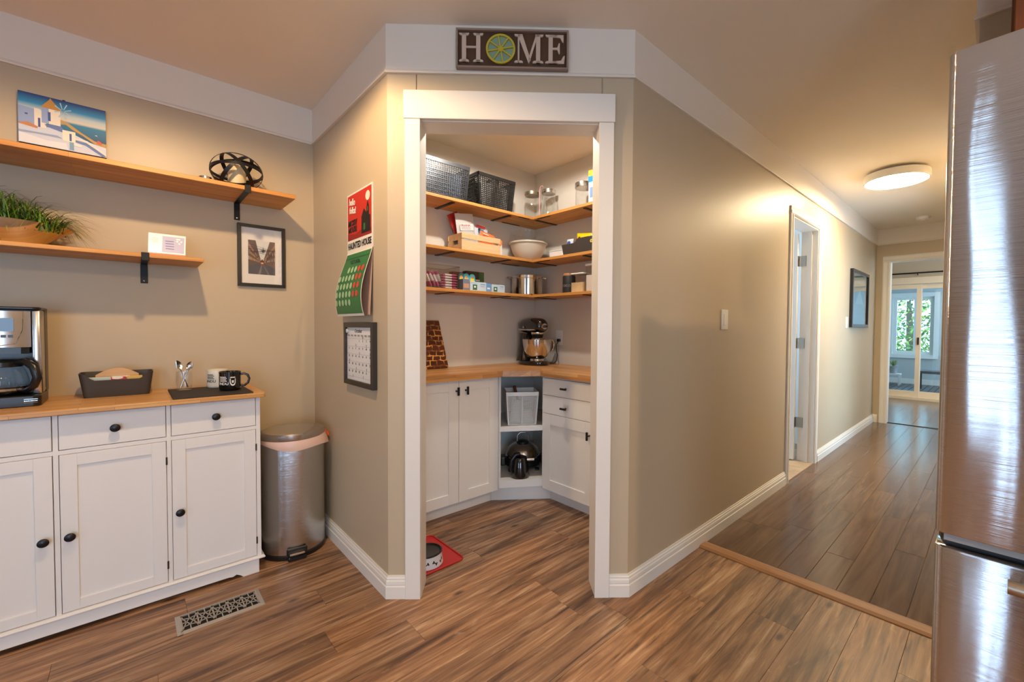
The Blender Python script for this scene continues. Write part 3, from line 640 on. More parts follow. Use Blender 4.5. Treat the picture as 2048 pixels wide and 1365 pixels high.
# ---- coffee maker
t = thing('coffee_maker', 'stainless and black drip coffee maker at the buffet left end', 'coffee maker', (-0.350, 2.665, ZT))
MB().rbox(-0.10, 0.10, -0.11, 0.115, 0, 0.042, 0.02).build('base', M_BLKPL, t, bevel=0.003)
MB().rbox(-0.101, 0.101, 0.02, 0.115, 0.042, 0.368, 0.015).build('tower', M_BLKPL, t)
for s in (-1, 1): MB().box(s * 0.076, s * 0.1005, -0.07, 0.02, 0.0425, 0.368).build('side_column', M_STEEL, t, bevel=0.006, seg=2, smooth=0.6)
hd = MB().prism([(-0.075, 0.018), (-0.075, -0.072), (-0.04, -0.082), (0.0, -0.085), (0.04, -0.082), (0.075, -0.072), (0.075, 0.018)], 0.225, 0.362).build('brew_head', M_STEEL, t, smooth=0.6)
MB().tube([(-0.058, -0.078, 0.36), (-0.056, -0.079, 0.29), (-0.038, -0.0835, 0.238), (0.0, -0.0865, 0.232), (0.038, -0.0835, 0.238), (0.056, -0.079, 0.29), (0.058, -0.078, 0.36)], 0.0016, 6).build('seam_line', M_CHROME, hd)
MB().box(-0.035, 0.035, -0.0885, -0.084, 0.285, 0.335).build('display', mat('display_black', (14, 16, 22), 0.1), hd)
for k in range(4): MB().box(-0.03 + 0.017 * k, -0.018 + 0.017 * k, -0.089, -0.085, 0.262, 0.272).build('button', M_BLKPL, hd)
MB().rbox(-0.102, 0.102, -0.085, 0.117, 0.368, 0.378, 0.02).build('top_lid', M_BLKPL, t, bevel=0.003)
MB().prism([(-0.07, -0.07), (-0.05, -0.078), (0.05, -0.078), (0.07, -0.07), (0.07, 0.019), (-0.07, 0.019)], 0.20, 0.2245).build('filter_basket', M_BLKPL, t)
text('badge', 'BLACK+DECKER', 0.0045, M_CHROME, t, (0.075, -0.1108, 0.022))
MB().tube([(0.058, -0.1105, 0.015), (0.092, -0.1105, 0.015), (0.092, -0.1105, 0.029), (0.058, -0.1105, 0.029)], 0.0008, 5, closed=True).build('badge_outline', M_CHROME, t)
cf = MB().lathe([(0.0, 0.0435), (0.052, 0.0435), (0.063, 0.055), (0.066, 0.085), (0.060, 0.125), (0.048, 0.150), (0.046, 0.155)], 32, (0, -0.03, 0)).build('carafe', M_GLASS, t, smooth=0.8)
MB().lathe([(0.0, 0.045), (0.05, 0.045), (0.061, 0.056), (0.063, 0.075), (0.0, 0.0755)], 28, (0, -0.03, 0)).build('coffee', mat('coffee', (20, 12, 8), 0.1), cf)
MB().lathe([(0.047, 0.150), (0.05, 0.152), (0.05, 0.168), (0.04, 0.176), (0.0, 0.178)], 28, (0, -0.03, 0)).build('carafe_lid', M_BLKPL, cf, smooth=0.7)
MB().lathe([(0.0635, 0.062), (0.067, 0.062), (0.067, 0.07), (0.0635, 0.07)], 32, (0, -0.03, 0), close=True).build('band', M_CHROME, cf)
MB().tube([(0.035, -0.062, 0.168), (0.062, -0.09, 0.172), (0.085, -0.112, 0.150), (0.093, -0.118, 0.112), (0.083, -0.108, 0.078), (0.06, -0.08, 0.06), (0.045, -0.068, 0.062)], [0.010, 0.013, 0.014, 0.013, 0.012, 0.010, 0.008], 12).build('handle', M_BLKPL, cf, smooth=0.9)

# ---- storage bin with wooden handle and packets
t = thing('storage_bin', 'dark grey plastic caddy with wooden handle on the buffet', 'bin', (-0.045, 2.735, ZT))
def trough(w0, w1, d0, d1, h, dip, th=0.004, n=20):
    mb = MB(); rows = []
    def ring(k, off):
        z = h * k; a = (w0 + (w1 - w0) * k) / 2 - off; c = (d0 + (d1 - d0) * k) / 2 - off; r = 0.015
        pts = []
        for cx, cy, a0 in ((a - r, -c + r, -PI / 2), (a - r, c - r, 0), (-a + r, c - r, PI / 2), (-a + r, -c + r, PI)):
            for j in range(4): an = a0 + PI / 2 * j / 3; pts.append((cx + r * math.cos(an), cy + r * math.sin(an)))
        # extra points on front edge
        fr = [(-a + r + (2 * (a - r)) * (j + 1) / (n + 1), -c) for j in range(n)]
        return pts + fr
    o0, o1, i1, i0 = ring(0, 0), ring(1, 0), ring(1, th), ring(0.04, th)
    def zt(p):
        if abs(p[1]) < 0.6 * d1 / 2 or p[1] > 0: return h
        u = abs(p[0]) / (w1 / 2); s = min(1, max(0, (0.90 - u) / 0.3)); s = s * s * (3 - 2 * s); return h - dip * s
    m = len(o0)
    vs = [(x, y, 0) for x, y in o0] + [(x, y, zt((x, y))) for x, y in o1] + [(x, y, zt((x, y))) for x, y in i1] + [(x, y, h * 0.04) for x, y in i0]
    fs = [(r * m + k, r * m + (k + 1) % m, (r + 1) * m + (k + 1) % m, (r + 1) * m + k) for r in range(3) for k in range(m)]
    fs += [tuple(range(m))[::-1], tuple(range(3 * m, 4 * m))]
    return mb.add(vs, fs)
trough(0.205, 0.232, 0.10, 0.125, 0.104, 0.03).build('tub', M_DGREY, t, smooth=0.6)
hp = [(-0.068, 0.082)] + [(-0.068 + 0.136 * k / 16, 0.092 + 0.030 * math.sin(PI * k / 16)) for k in range(17)] + [(0.068, 0.082)]
MB().prism(hp, -0.006, 0.006, 'xz').build('handle', wood('handle_birch', (196, 150, 98), (218, 176, 124), 'x'), t)
MB().box(-0.100, 0.100, -0.003, 0.003, 0.006, 0.083).build('divider', M_DGREY, t)
for i, (x, yy, wd, c, l) in enumerate(((-0.055, 2.70, 0.07, (190, 200, 190), 'pale green packet at the left of the caddy'), (0.0, 2.702, 0.055, (196, 40, 36), 'red and white packet in the middle of the caddy'), (0.055, 2.70, 0.05, (214, 176, 90), 'yellow packet at the right of the caddy'), (-0.07, 2.718, 0.06, (160, 60, 50), 'brown packet behind the pale green one in the caddy'), (0.01, 2.718, 0.06, (232, 224, 212), 'white packet behind the red one in the caddy'))):
    k = thing('packet', l, 'packet', (-0.045 + x, yy, ZT + 0.006), 0, 'packets in the buffet caddy')
    MB().box(-wd / 2, wd / 2, -0.006, 0.006, 0, 0.080 - 0.003 * (i % 2)).build('sachet', mat('packet_%d' % i, c, 0.45), k, bevel=0.002)
    if i == 1: flat('label_print', [((236, 228, 214), ell(0, 0.074, 0.018, 0.006))], k, -0.0062)

# ---- slate tray, spoons in a glass, mugs
t = thing('slate_tray', 'thin black slate tray under the mugs on the buffet', 'tray', (0.263, 2.58, ZT))
MB().box(-0.141, 0.141, -0.172, 0.17, 0, 0.007).build('slab', mat('slate', (48, 44, 42), 0.75, bump=(40, 0.3)), t, bevel=0.0015)
ZS = ZT + 0.0072
t = thing('glass_jar', 'clear glass tumbler holding two spoons on the slate tray', 'glass', (0.178, 2.69, ZS))
MB().lathe([(0.0, 0.0), (0.026, 0.0), (0.029, 0.004), (0.031, 0.03), (0.031, 0.088), (0.0292, 0.088), (0.0292, 0.03), (0.026, 0.008), (0.0, 0.008)], 28).build('tumbler', M_GLASS, t, smooth=0.7)
def spoon(label, base, tip, roll):
    p0, p1 = Vector(base), Vector(tip); t = thing('spoon', label, 'spoon', p0, 0, 'spoons in the tumbler')
    d = (p1 - p0); L_ = d.length; d.normalize(); s = Vector((math.cos(roll), math.sin(roll), 0)); s = (s - d * s.dot(d)).normalized(); n = d.cross(s)
    pts = [d * (L_ * k / 10) for k in range(8)]
    MB().tube(pts, [0.0032, 0.003, 0.0024, 0.002, 0.0018, 0.0018, 0.002, 0.0026], 8).build('stem', M_CHROME, t, smooth=1)
    b = MB(); N = 10; vs = []
    for i in range(N + 1):
        u = i / N; c = d * (L_ * (0.68 + 0.36 * u)); wd = 0.0135 * math.sin(PI * min(1, u * 0.96 + 0.03)) ** 0.7
        for j in range(5):
            v = -1 + j / 2; vs.append(c + s * wd * v + n * (0.006 * (1 - v * v) * math.sin(PI * u)))
    b.add(vs, [(i * 5 + j, i * 5 + j + 1, i * 5 + j + 6, i * 5 + j + 5) for i in range(N) for j in range(4)])
    b.build('bowl', M_CHROME, t, smooth=1)
spoon('silver spoon leaning left in the tumbler', (0.192, 2.695, ZS + 0.01), (0.153, 2.682, ZS + 0.135), 0.3)
spoon('silver spoon leaning right in the tumbler', (0.164, 2.690, ZS + 0.01), (0.203, 2.684, ZS + 0.128), -0.4)
def mug(label, loc, body, ink, ha):
    t = thing('mug', label, 'mug', loc, 0, 'mugs on the slate tray')
    MB().lathe([(0.0, 0.0), (0.036, 0.0), (0.041, 0.004), (0.0425, 0.012), (0.0425, 0.076), (0.0435, 0.088), (0.0415, 0.089), (0.0395, 0.078), (0.0385, 0.008), (0.0, 0.006)], 36).build('cup', body, t, smooth=0.8)
    c, s = math.cos(ha), math.sin(ha)
    pts = [(r * c, r * s, z) for r, z in ((0.041, 0.074), (0.055, 0.077), (0.069, 0.070), (0.075, 0.052), (0.070, 0.032), (0.056, 0.020), (0.041, 0.021))]
    MB().tube(pts, 0.0052, 10).build('handle', body, t, smooth=0.9)
    a0 = math.atan2(-loc[1], -loc[0]) 
    text('lettering', 'INDU', 0.017, ink, t, (0, 0, 0), wrap=(0.0429, 0.034, a0 - 0.62), bold=0.0003)
    for k, z in enumerate((0.047, 0.0535, 0.060, 0.066)):
        MB().add(*(lambda A, Z: ([(0.0431 * math.cos(a), 0.0431 * math.sin(a), z_) for a in A for z_ in Z], [(2 * i, 2 * i + 2, 2 * i + 3, 2 * i + 1) for i in range(len(A) - 1)]))([a0 - 1.05 + 0.085 * i for i in range(10 - k % 2)], (z - 0.0018, z + 0.0014))).build('text_line', ink, t)
    return t, a0
M_INK = mat('mug_ink_black', (40, 38, 36), 0.4); M_INKW = mat('mug_ink_white', (226, 222, 214), 0.4)
mug('cream white ceramic mug behind the black mug', (0.302, 2.685, ZS), mat('mug_cream', (230, 222, 204), 0.25, coat=0.4), M_INK, 1.2)
mk, a0 = mug('glossy black ceramic mug at the buffet corner', (0.333, 2.535, ZS), mat('mug_black', (14, 13, 14), 0.12, coat=0.6), M_INKW, -0.25)
def wrapped(polys, R, name, m, parent):
    b = MB()
    for P in polys: b.poly([(R * math.cos(a), R * math.sin(a), z) for a, z in P])
    return b.build(name, m, parent)
wrapped([[(a0 + 0.02 + 0.09 * i, 0.066), (a0 + 0.11 + 0.09 * i, 0.066), (a0 + 0.11 + 0.09 * i, 0.061), (a0 + 0.02 + 0.09 * i, 0.061)] for i in range(5)], 0.0430, 'crest_band', M_INKW, mk)
cr = []
for i in range(14):
    f0 = PI * i / 14 + PI; f1 = PI * (i + 1) / 14 + PI
    cr.append([(a0 + 0.245 + 0.27 * math.cos(f0), 0.044 + 0.020 * math.sin(f0)), (a0 + 0.245 + 0.27 * math.cos(f1), 0.044 + 0.020 * math.sin(f1)), (a0 + 0.245 + 0.19 * math.cos(f1), 0.044 + 0.013 * math.sin(f1)), (a0 + 0.245 + 0.19 * math.cos(f0), 0.044 + 0.013 * math.sin(f0))])
cr += [[(a0 - 0.02, 0.058), (a0 + 0.06, 0.058), (a0 + 0.06, 0.043), (a0 - 0.02, 0.043)], [(a0 + 0.43, 0.058), (a0 + 0.51, 0.058), (a0 + 0.51, 0.043), (a0 + 0.43, 0.043)], [(a0 + 0.14, 0.050), (a0 + 0.35, 0.050), (a0 + 0.33, 0.038), (a0 + 0.16, 0.038)]]
wrapped(cr, 0.0430, 'crest', M_INKW, mk)

# ---- trash can
t = thing('trash_can', 'round stainless steel pedal trash can beside the buffet', 'trash can', (0.607, 2.588, 0))
MB().lathe([(0.0, 0.0), (0.147, 0.0), (0.149, 0.004), (0.149, 0.02), (0.144, 0.026), (0.0, 0.026)], 56).build('base_ring', M_BLKPL, t, smooth=0.6)
MB().lathe([(0.143, 0.022), (0.1445, 0.03), (0.1445, 0.585), (0.140, 0.585), (0.140, 0.03)], 64, close=True).build('body', M_BIN, t, smooth=0.6)
MB().lathe([(0.1455, 0.598), (0.147, 0.602), (0.147, 0.625), (0.143, 0.632), (0.138, 0.634), (0.10, 0.640), (0.0, 0.644)], 56).build('lid', M_STEEL, t, smooth=0.5)
b = MB(); N = 72; rows = 5; vs = []
rr = random.Random(4)
for k in range(N):
    a = 2 * PI * k / N; right = 0.5 + 0.5 * math.cos(a + 0.2); drop = 0.030 + 0.010 * math.sin(3 * a + 1) + 0.022 * right; out = 0.002 + 0.018 * right ** 4
    jit = rr.uniform(-0.0015, 0.0015)
    for j in range(rows):
        s = j / (rows - 1); r = 0.1462 + out * s + (0.003 * math.sin(PI * s)) + jit * s; z = 0.5975 - drop * s + 0.012 * right ** 6 * (1 - s)
        vs.append((r * math.cos(a), r * math.sin(a), z))
b.add(vs, [(k * rows + j, ((k + 1) % N) * rows + j, ((k + 1) % N) * rows + j + 1, k * rows + j + 1) for k in range(N) for j in range(rows - 1)])
ln = b.build('bag_liner', mat('bag_plastic', (226, 190, 172), 0.35, trans=0.0), t, smooth=1.2)
MB().tube([(0.14, 0.05, 0.604), (0.158, 0.03, 0.598), (0.167, 0.0, 0.586), (0.168, -0.02, 0.572)], [0.004, 0.006, 0.007, 0.003], 8, flat=0.6).build('drawstring', mat('drawstring_orange', (224, 84, 24), 0.5), ln, smooth=1)
pa = -1.72
MB().box(0.142, 0.156, -0.045, 0.045, 0.028, 0.06).move(rz=pa).build('pedal_housing', M_BLKPL, t, bevel=0.004)
MB().box(0.15, 0.178, -0.034, 0.034, 0.03, 0.042).move(rz=pa).build('pedal', M_CHROME, t, bevel=0.004)
MB().box(0.14, 0.166, -0.04, 0.04, 0.0, 0.02).move(rz=pa).build('pedal_base', M_BLKPL, t, bevel=0.004)

# ---- floor register
t = thing('floor_register', 'pewter floor vent register with pierced pattern before the buffet', 'floor vent', (0.2505, 2.205, 0.0003))
RW, RD = 0.1405, 0.0745
M_REG = mat('register_pewter', (176, 168, 158), 0.4, 0.35)
MB().run([(-RW, -RD), (RW, -RD), (RW, RD), (-RW, RD), (-RW, -RD)], [(0.0, 0.0), (0.0, 0.0015), (0.012, 0.006), (0.017, 0.006), (0.017, 0.0)], sign=1).build('rim', M_REG, t)
MB().box(-RW + 0.016, RW - 0.016, -RD + 0.016, RD - 0.016, 0.0, 0.0008).build('duct_shadow', mat('duct_black', (12, 11, 10), 0.8), t)
g = MB(); ix, iy = RW - 0.017, RD - 0.017
def gb(x0, y0, x1, y1, wd=0.0035):
    d = Vector((x1 - x0, y1 - y0, 0)).normalized(); g.bar((x0, y0, 0.0042), (x1, y1, 0.0042), Vector((-d.y, d.x, 0)) * wd, (0, 0, 0.003))
n = 5; cw = 2 * ix / n
for i in range(n + 1): gb(-ix + cw * i, -iy, -ix + cw * i, iy, 0.005)
for i in range(n):
    c = -ix + cw * (i + 0.5); h = cw / 2
    gb(c - h, 0, c - h * 0.4, 0); gb(c + h * 0.4, 0, c + h, 0); gb(c, -iy, c, -iy * 0.4); gb(c, iy * 0.4, c, iy)
    for sx in (-1, 1):
        gb(c + sx * h * 0.4, 0, c, iy * 0.4); gb(c + sx * h * 0.4, 0, c, -iy * 0.4)
        for sy in (-1, 1):
            gb(c + sx * h * 0.4, 0, c + sx * h * 0.75, sy * iy * 0.5); gb(c, sy * iy * 0.4, c + sx * h * 0.75, sy * iy * 0.5); gb(c + sx * h * 0.75, sy * iy * 0.5, c + sx * h, sy * iy)
            gb(c + sx * h * 0.75, sy * iy * 0.5, c + sx * h, sy * iy * 0.45)
g.build('grille', M_REG, t)

# ================================================================ SHELVES ON THE LEFT WALL
def wall_shelf(name, label, x0, x1, yf, z0, z1, brackets, drop):
    t = thing(name, label, 'shelf', ((x0 + x1) / 2, (yf + Y1) / 2, z0), 0, 'wooden shelves above the buffet'); a = -(x0 + x1) / 2; b_ = -(yf + Y1) / 2
    MB().box(x0, x1, yf, Y1 - 0.0015, z0, z1).move(a, b_, -z0).build('board', M_SHELF, t, bevel=0.0015)
    for bx in brackets:
        k = MB(); w0, w1, th = bx, bx + 0.0255, 0.004
        k.box(w0, w1, yf - th, Y1 - 0.0005, z0 - th - 0.0003, z0 - 0.0003); k.box(w0, w1, Y1 - th - 0.0003, Y1 - 0.0003, z0 - drop, z0 - th); k.box(w0, w1, yf - th - 0.0003, yf - 0.0003, z0 - 0.014, z1 + th)
        br = k.move(a, b_, -z0).build('bracket', M_BLACK, t, bevel=0.0012)
        MB().lathe([(0.0, -0.003), (0.004, -0.002), (0.0045, 0)], 10, (bx + 0.0127 + a, Y1 - th - 0.0005 + b_, -drop + 0.012), 'y').build('screw', M_CHROME, br)
    return t
wall_shelf('wall_shelf', 'long upper pine shelf on black brackets above the buffet', -0.95, 0.618, 2.551, 1.828, 1.848, (-0.72, 0.401), 0.092)
wall_shelf('wall_shelf', 'shorter lower pine shelf on black brackets above the buffet', -0.95, 0.247, 2.582, 1.466, 1.483, (-0.62, 0.036), 0.094)

# ---- windmill canvas
t = thing('canvas_picture', 'unframed seaside picture of a white windmill above the upper shelf', 'picture', (-0.195, Y1 - 0.0005, 1.928))
CW, CH = 0.2515, 0.2085
MB().box(-CW / 2, CW / 2, -0.019, 0, 0, CH).build('panel', mat('canvas_edge', (70, 84, 110), 0.6), t)
sky = NT('print_sky'); tc = sky.n('ShaderNodeTexCoord'); sp = sky.n('ShaderNodeSeparateXYZ'); sky.l(tc.outputs['Object'], sp.inputs[0]); mr = sky.n('ShaderNodeMapRange'); mr.inputs[1].default_value = 0.06; mr.inputs[2].default_value = CH
sky.l(sp.outputs['Z'], mr.inputs[0]); sky.l(sky.ramp(mr.outputs[0], ((0.0, (10, 70, 110)), (0.38, (24, 124, 160)), (0.44, (214, 206, 190)), (0.58, (190, 205, 205)), (0.74, (34, 140, 186)), (1.0, (16, 40, 110)))), sky.b.inputs['Base Color']); sky.b.inputs['Roughness'].default_value = 0.5
W_, S_, B_, O_, N_ = (236, 226, 208), (150, 168, 206), (96, 120, 176), (196, 140, 60), (60, 84, 150)
PX = lambda pts: [((x - 0.5) * CW, z * CH) for x, z in pts]
P = [(sky.m, rect(0, 1, 0, 1)), ((204, 210, 226), [(0, 0), (1, 0), (1, 0.2), (0.8, 0.25), (0.6, 0.36), (0.4, 0.40), (0, 0.36)]),
     ((190, 150, 80), [(0.45, 0.50), (0.52, 0.52), (0.6, 0.44), (0.72, 0.36), (0.86, 0.24), (1, 0.20), (1, 0.28), (0.86, 0.30), (0.7, 0.42), (0.55, 0.56), (0.46, 0.60)]),
     (S_, [(0, 0.38), (0.17, 0.38), (0.17, 0.70), (0, 0.72)]), (W_, [(0.17, 0.36), (0.30, 0.36), (0.30, 0.66), (0.22, 0.72), (0.17, 0.72)]), (N_, rect(0.21, 0.235, 0.36, 0.54)), (N_, rect(0.07, 0.10, 0.56, 0.59)),
     (S_, rect(0.25, 0.33, 0.46, 0.78)), (W_, rect(0.33, 0.46, 0.46, 0.78)), (N_, rect(0.32, 0.35, 0.52, 0.70)), (O_, [(0.24, 0.77), (0.48, 0.76), (0.36, 0.96), (0.35, 1.0 - 0.01), (0.34, 0.95)]),
     (B_, [(0.28, 0.44), (0.46, 0.46), (0.50, 0.40), (0.58, 0.36), (0.5, 0.34), (0.3, 0.40)]), ((198, 130, 84), [(0.0, 0.38), (0.1, 0.42), (0.21, 0.36), (0.2, 0.32), (0.0, 0.36)]),
     (W_, rect(0.48, 0.63, 0.18, 0.40)), (N_, rect(0.56, 0.585, 0.20, 0.35)), ((222, 224, 232), [(0.0, 0.0), (0.55, 0.0), (0.52, 0.14), (0.3, 0.12), (0.0, 0.20)]),
     ((150, 166, 196), [(0.0, 0.24), (0.42, 0.26), (0.48, 0.22), (0.2, 0.22), (0, 0.20)]), (B_, [(0.63, 0.24), (0.76, 0.22), (1.0, 0.02), (0.95, 0.0), (0.75, 0.17), (0.63, 0.20)]), (W_, [(0.63, 0.28), (0.77, 0.27), (1.0, 0.06), (1.0, 0.02), (0.76, 0.23), (0.63, 0.25)]),
     ((120, 160, 186), rect(0.56, 0.61, 0.02, 0.18)), ((230, 228, 224), [(0.61, 0.12), (0.70, 0.11), (0.70, 0.16), (0.61, 0.18)]), ((206, 90, 70), [(0.88, 0.27), (0.95, 0.24), (0.94, 0.30), (0.90, 0.33)]), ((240, 240, 240), [(0.86, 0.42), (0.90, 0.41), (0.88, 0.43)])]
for k in range(8):
    a = 2 * PI * k / 8 + 0.3; c, s = math.cos(a), math.sin(a); cx, cz = 0.49, 0.78
    P.append(((176, 206, 220), [(cx + c * 0.02 - s * 0.004, cz + s * 0.03 + c * 0.006), (cx + c * 0.10 - s * 0.008, cz + s * 0.16 + c * 0.01), (cx + c * 0.10 + s * 0.008, cz + s * 0.16 - c * 0.01), (cx + c * 0.02 + s * 0.004, cz + s * 0.03 - c * 0.006)]))
flat('picture_print', [(c, PX(p)) for c, p in P], t, -0.0193, 0.00012)
MB().box(-0.004, 0.004, -0.012, -0.002, CH, CH + 0.006).build('hanger', M_BLACK, t)

# ---- band orb with candle, tealight
t = thing('metal_orb', 'black metal band orb candle holder on the upper shelf', 'candle holder', (0.392, 2.695, 1.8486))
axs = [(0.0, 0.2, 1), (0.9, 0.1, 0.55), (-0.85, 0.3, 0.6), (0.25, 0.9, 0.5), (-0.3, -0.85, 0.55)]
RX, RZ = 0.108, 0.088
for i, ax in enumerate(axs):
    ax = Vector(ax).normalized(); u = ax.cross(Vector((0.3, 1, 0.2))).normalized(); v = ax.cross(u); b = MB(); N = 48; vs = []
    for k in range(N):
        a = 2 * PI * k / N; d = u * math.cos(a) + v * math.sin(a)
        for wq, rq in ((-0.0085, 0), (0.0085, 0), (0.0085, 0.0022), (-0.0085, 0.0022)):
            q = d * (1 + rq / 0.1) * (1 - 0.0012 * i) + ax * (wq / 0.1); vs.append((q.x * RX, q.y * RX, 0.0955 + q.z * RZ))
    b.add(vs, [(k * 4 + j, k * 4 + (j + 1) % 4, ((k + 1) % N) * 4 + (j + 1) % 4, ((k + 1) % N) * 4 + j) for k in range(N) for j in range(4)]); b.build('band', M_BLACK, t, smooth=0.8)
MB().lathe([(0.0, 0.006), (0.045, 0.006), (0.046, 0.010), (0.0, 0.010)], 28).build('candle_plate', M_BLACK, t)
t = thing('pillar_candle', 'cream pillar candle inside the black metal orb', 'candle', (0.392, 2.695, 1.8590))
MB().lathe([(0.0, 0.0), (0.036, 0.0), (0.0375, 0.003), (0.0375, 0.108), (0.034, 0.112), (0.02, 0.106), (0.0, 0.105)], 32).build('wax', mat('candle_wax', (226, 206, 160), 0.4), t, smooth=0.7)
MB().tube([(0, 0, 0.105), (0.002, 0, 0.116)], 0.001, 6).build('wick', M_BLACK, t)
t = thing('tealight_jar', 'small low glass jar with silver lid on the upper shelf', 'jar', (0.268, 2.70, 1.8482))
MB().lathe([(0.0, 0.0), (0.022, 0.0), (0.024, 0.004), (0.024, 0.030), (0.022, 0.032)], 24).build('glass', M_GLASS, t, smooth=0.7)
MB().lathe([(0.0255, 0.032), (0.0255, 0.042), (0.022, 0.044), (0.0, 0.044)], 24).build('lid', M_STEEL, t, smooth=0.7)

# ---- planter
t = thing('bowl_planter', 'polished boat-shaped metal bowl of artificial grass on the lower shelf', 'planter', (-0.36, 2.72, 1.4832))
b = MB(); N, rows = 56, 10; vs = []
def bowl_pt(a, s, inn=0.0):
    c, n_ = math.cos(a), math.sin(a); ex = abs(c) ** 1.6 * (1 if c > 0 else -1)
    lx = 0.11 + 0.092 * s ** 1.3 - inn; ly = 0.05 + 0.055 * s ** 0.8 - inn; zz = 0.092 * s - 0.014 * s * abs(c) ** 3
    return (lx * (0.35 * c + 0.65 * ex) if False else lx * c, ly * n_ * (1 - 0.35 * abs(c) ** 3 * s), zz)
prf = [(i / (rows - 1), 0.0) for i in range(rows)] + [(1.0, 0.003)] + [(1 - i / (rows - 1), 0.003) for i in range(1, rows - 1)]
for k in range(N):
    for s, inn in prf: vs.append(bowl_pt(2 * PI * k / N, s, inn))
m = len(prf)
b.add(vs, [(k * m + j, ((k + 1) % N) * m + j, ((k + 1) % N) * m + j + 1, k * m + j + 1) for k in range(N) for j in range(m - 1)] + [tuple(k * m for k in range(N))[::-1], tuple(k * m + m - 1 for k in range(N))])
b.build('bowl', mat('polished_metal', (214, 210, 204), 0.1, 1.0), t, smooth=0.9)
g = MB(); rr = random.Random(11)
lim = (Y1 - 2.72) - 0.004
for k in range(760):
    bx, by = rr.uniform(-0.175, 0.168), rr.uniform(-0.080, 0.070)
    edge = max(0, (bx - 0.02) / 0.15); az = rr.uniform(-PI, PI)
    if rr.random() < edge * 0.8: az = rr.uniform(-0.9, 0.9)
    d = Vector((math.cos(az), math.sin(az) * 0.75, 0)); L_ = rr.uniform(0.05, 0.155); H = rr.uniform(0.07, 0.175) * (1 - 0.5 * edge); droop = rr.uniform(0.02, 0.10)
    wv = Vector((-d.y, d.x, 0)) * rr.uniform(0.0024, 0.0044); p0 = Vector((bx, by, 0.058)); vs = []
    for i in range(8):
        s = i / 7; q = p0 + d * (L_ * s ** 1.5) + Vector((0, 0, H * math.sin(PI / 2 * min(1.0, s * 1.35)) - droop * s ** 3)); wd = wv * (1 - s * 0.93)
        for e in (-1, 1):
            r_ = q + wd * e; vs.append((r_.x, min(r_.y, lim), max(r_.z, 0.004 if r_.y > -0.13 else -0.02)))
    g.add(vs, [(2 * i, 2 * i + 2, 2 * i + 3, 2 * i + 1) for i in range(7)], rr.choice((0, 0, 1, 2)))
o = g.build('grass', [mat('grass_a', (74, 110, 26), 0.5), mat('grass_b', (118, 150, 40), 0.5), mat('grass_c', (42, 72, 22), 0.5)], t); o['kind'] = 'stuff'
MB().lathe([(0.0, 0.06), (0.12, 0.062), (0.0, 0.066)], 24, sy=0.55).build('moss', mat('moss_dark', (34, 44, 20), 0.9), t)

# ---- desk card
t = thing('desk_card', 'small white and lilac card holder on the lower shelf', 'card', (0.122, 2.655, 1.4832))
c = MB(); c.add([(-0.064, -0.030, 0), (0.062, -0.030, 0), (0.067, 0.002, 0.103), (-0.060, 0.002, 0.103), (-0.064, -0.027, 0), (0.062, -0.027, 0), (0.067, 0.005, 0.103), (-0.060, 0.005, 0.103)], [(0, 1, 2, 3), (7, 6, 5, 4), (0, 4, 5, 1), (1, 5, 6, 2), (2, 6, 7, 3), (3, 7, 4, 0)])
cd_ = c.build('card', mat('card_white', (232, 228, 222), 0.3), t)
def on_card(x, z, k): return (x, -0.030 + 0.032 * z / 0.103 - 0.0004 - 0.0002 * k, z)
c = MB(); c.poly([on_card(x, z, 0) for x, z in ((-0.018, 0.018), (0.058, 0.018), (0.062, 0.094), (-0.014, 0.094))], 0); c.poly([on_card(x, z, 0) for x, z in ((-0.064, 0.001), (0.062, 0.001), (0.0625, 0.012), (-0.0635, 0.012))], 1)
for z in (0.07, 0.058, 0.046, 0.034): c.poly([on_card(x, z + q, 1) for x, q in ((-0.005, 0), (0.024, 0), (0.024, 0.003), (-0.005, 0.003))], 2)
for z in (0.078, 0.07, 0.062): c.poly([on_card(x, z + q, 1) for x, q in ((-0.052, 0), (-0.028, 0), (-0.028, 0.002), (-0.052, 0.002))], 3)
for k in range(5):
    x_, z_ = 0.036 + 0.007 * (k % 3), 0.084 - 0.010 * (k // 2); c.poly([on_card(x_ + 0.004 * math.cos(a), z_ + 0.004 * math.sin(a), 1) for a in [2 * PI * j / 8 for j in range(8)]], 4)
o = c.build('card_print', [mat('card_lilac', (168, 168, 206), 0.4), mat('card_red', (198, 74, 50), 0.4), mat('card_ink', (80, 80, 150), 0.5), mat('card_grey', (170, 160, 158), 0.5), MATS['card_white']], t)
MB().add([(-0.05, 0.004, 0.095), (0.05, 0.004, 0.095), (0.05, 0.05, 0), (-0.05, 0.05, 0), (-0.05, 0.006, 0.095), (0.05, 0.006, 0.095), (0.05, 0.052, 0), (-0.05, 0.052, 0)], [(0, 1, 2, 3), (4, 7, 6, 5), (0, 4, 5, 1), (1, 5, 6, 2), (2, 6, 7, 3), (3, 7, 4, 0)]).build('easel_back', MATS['card_white'], t)

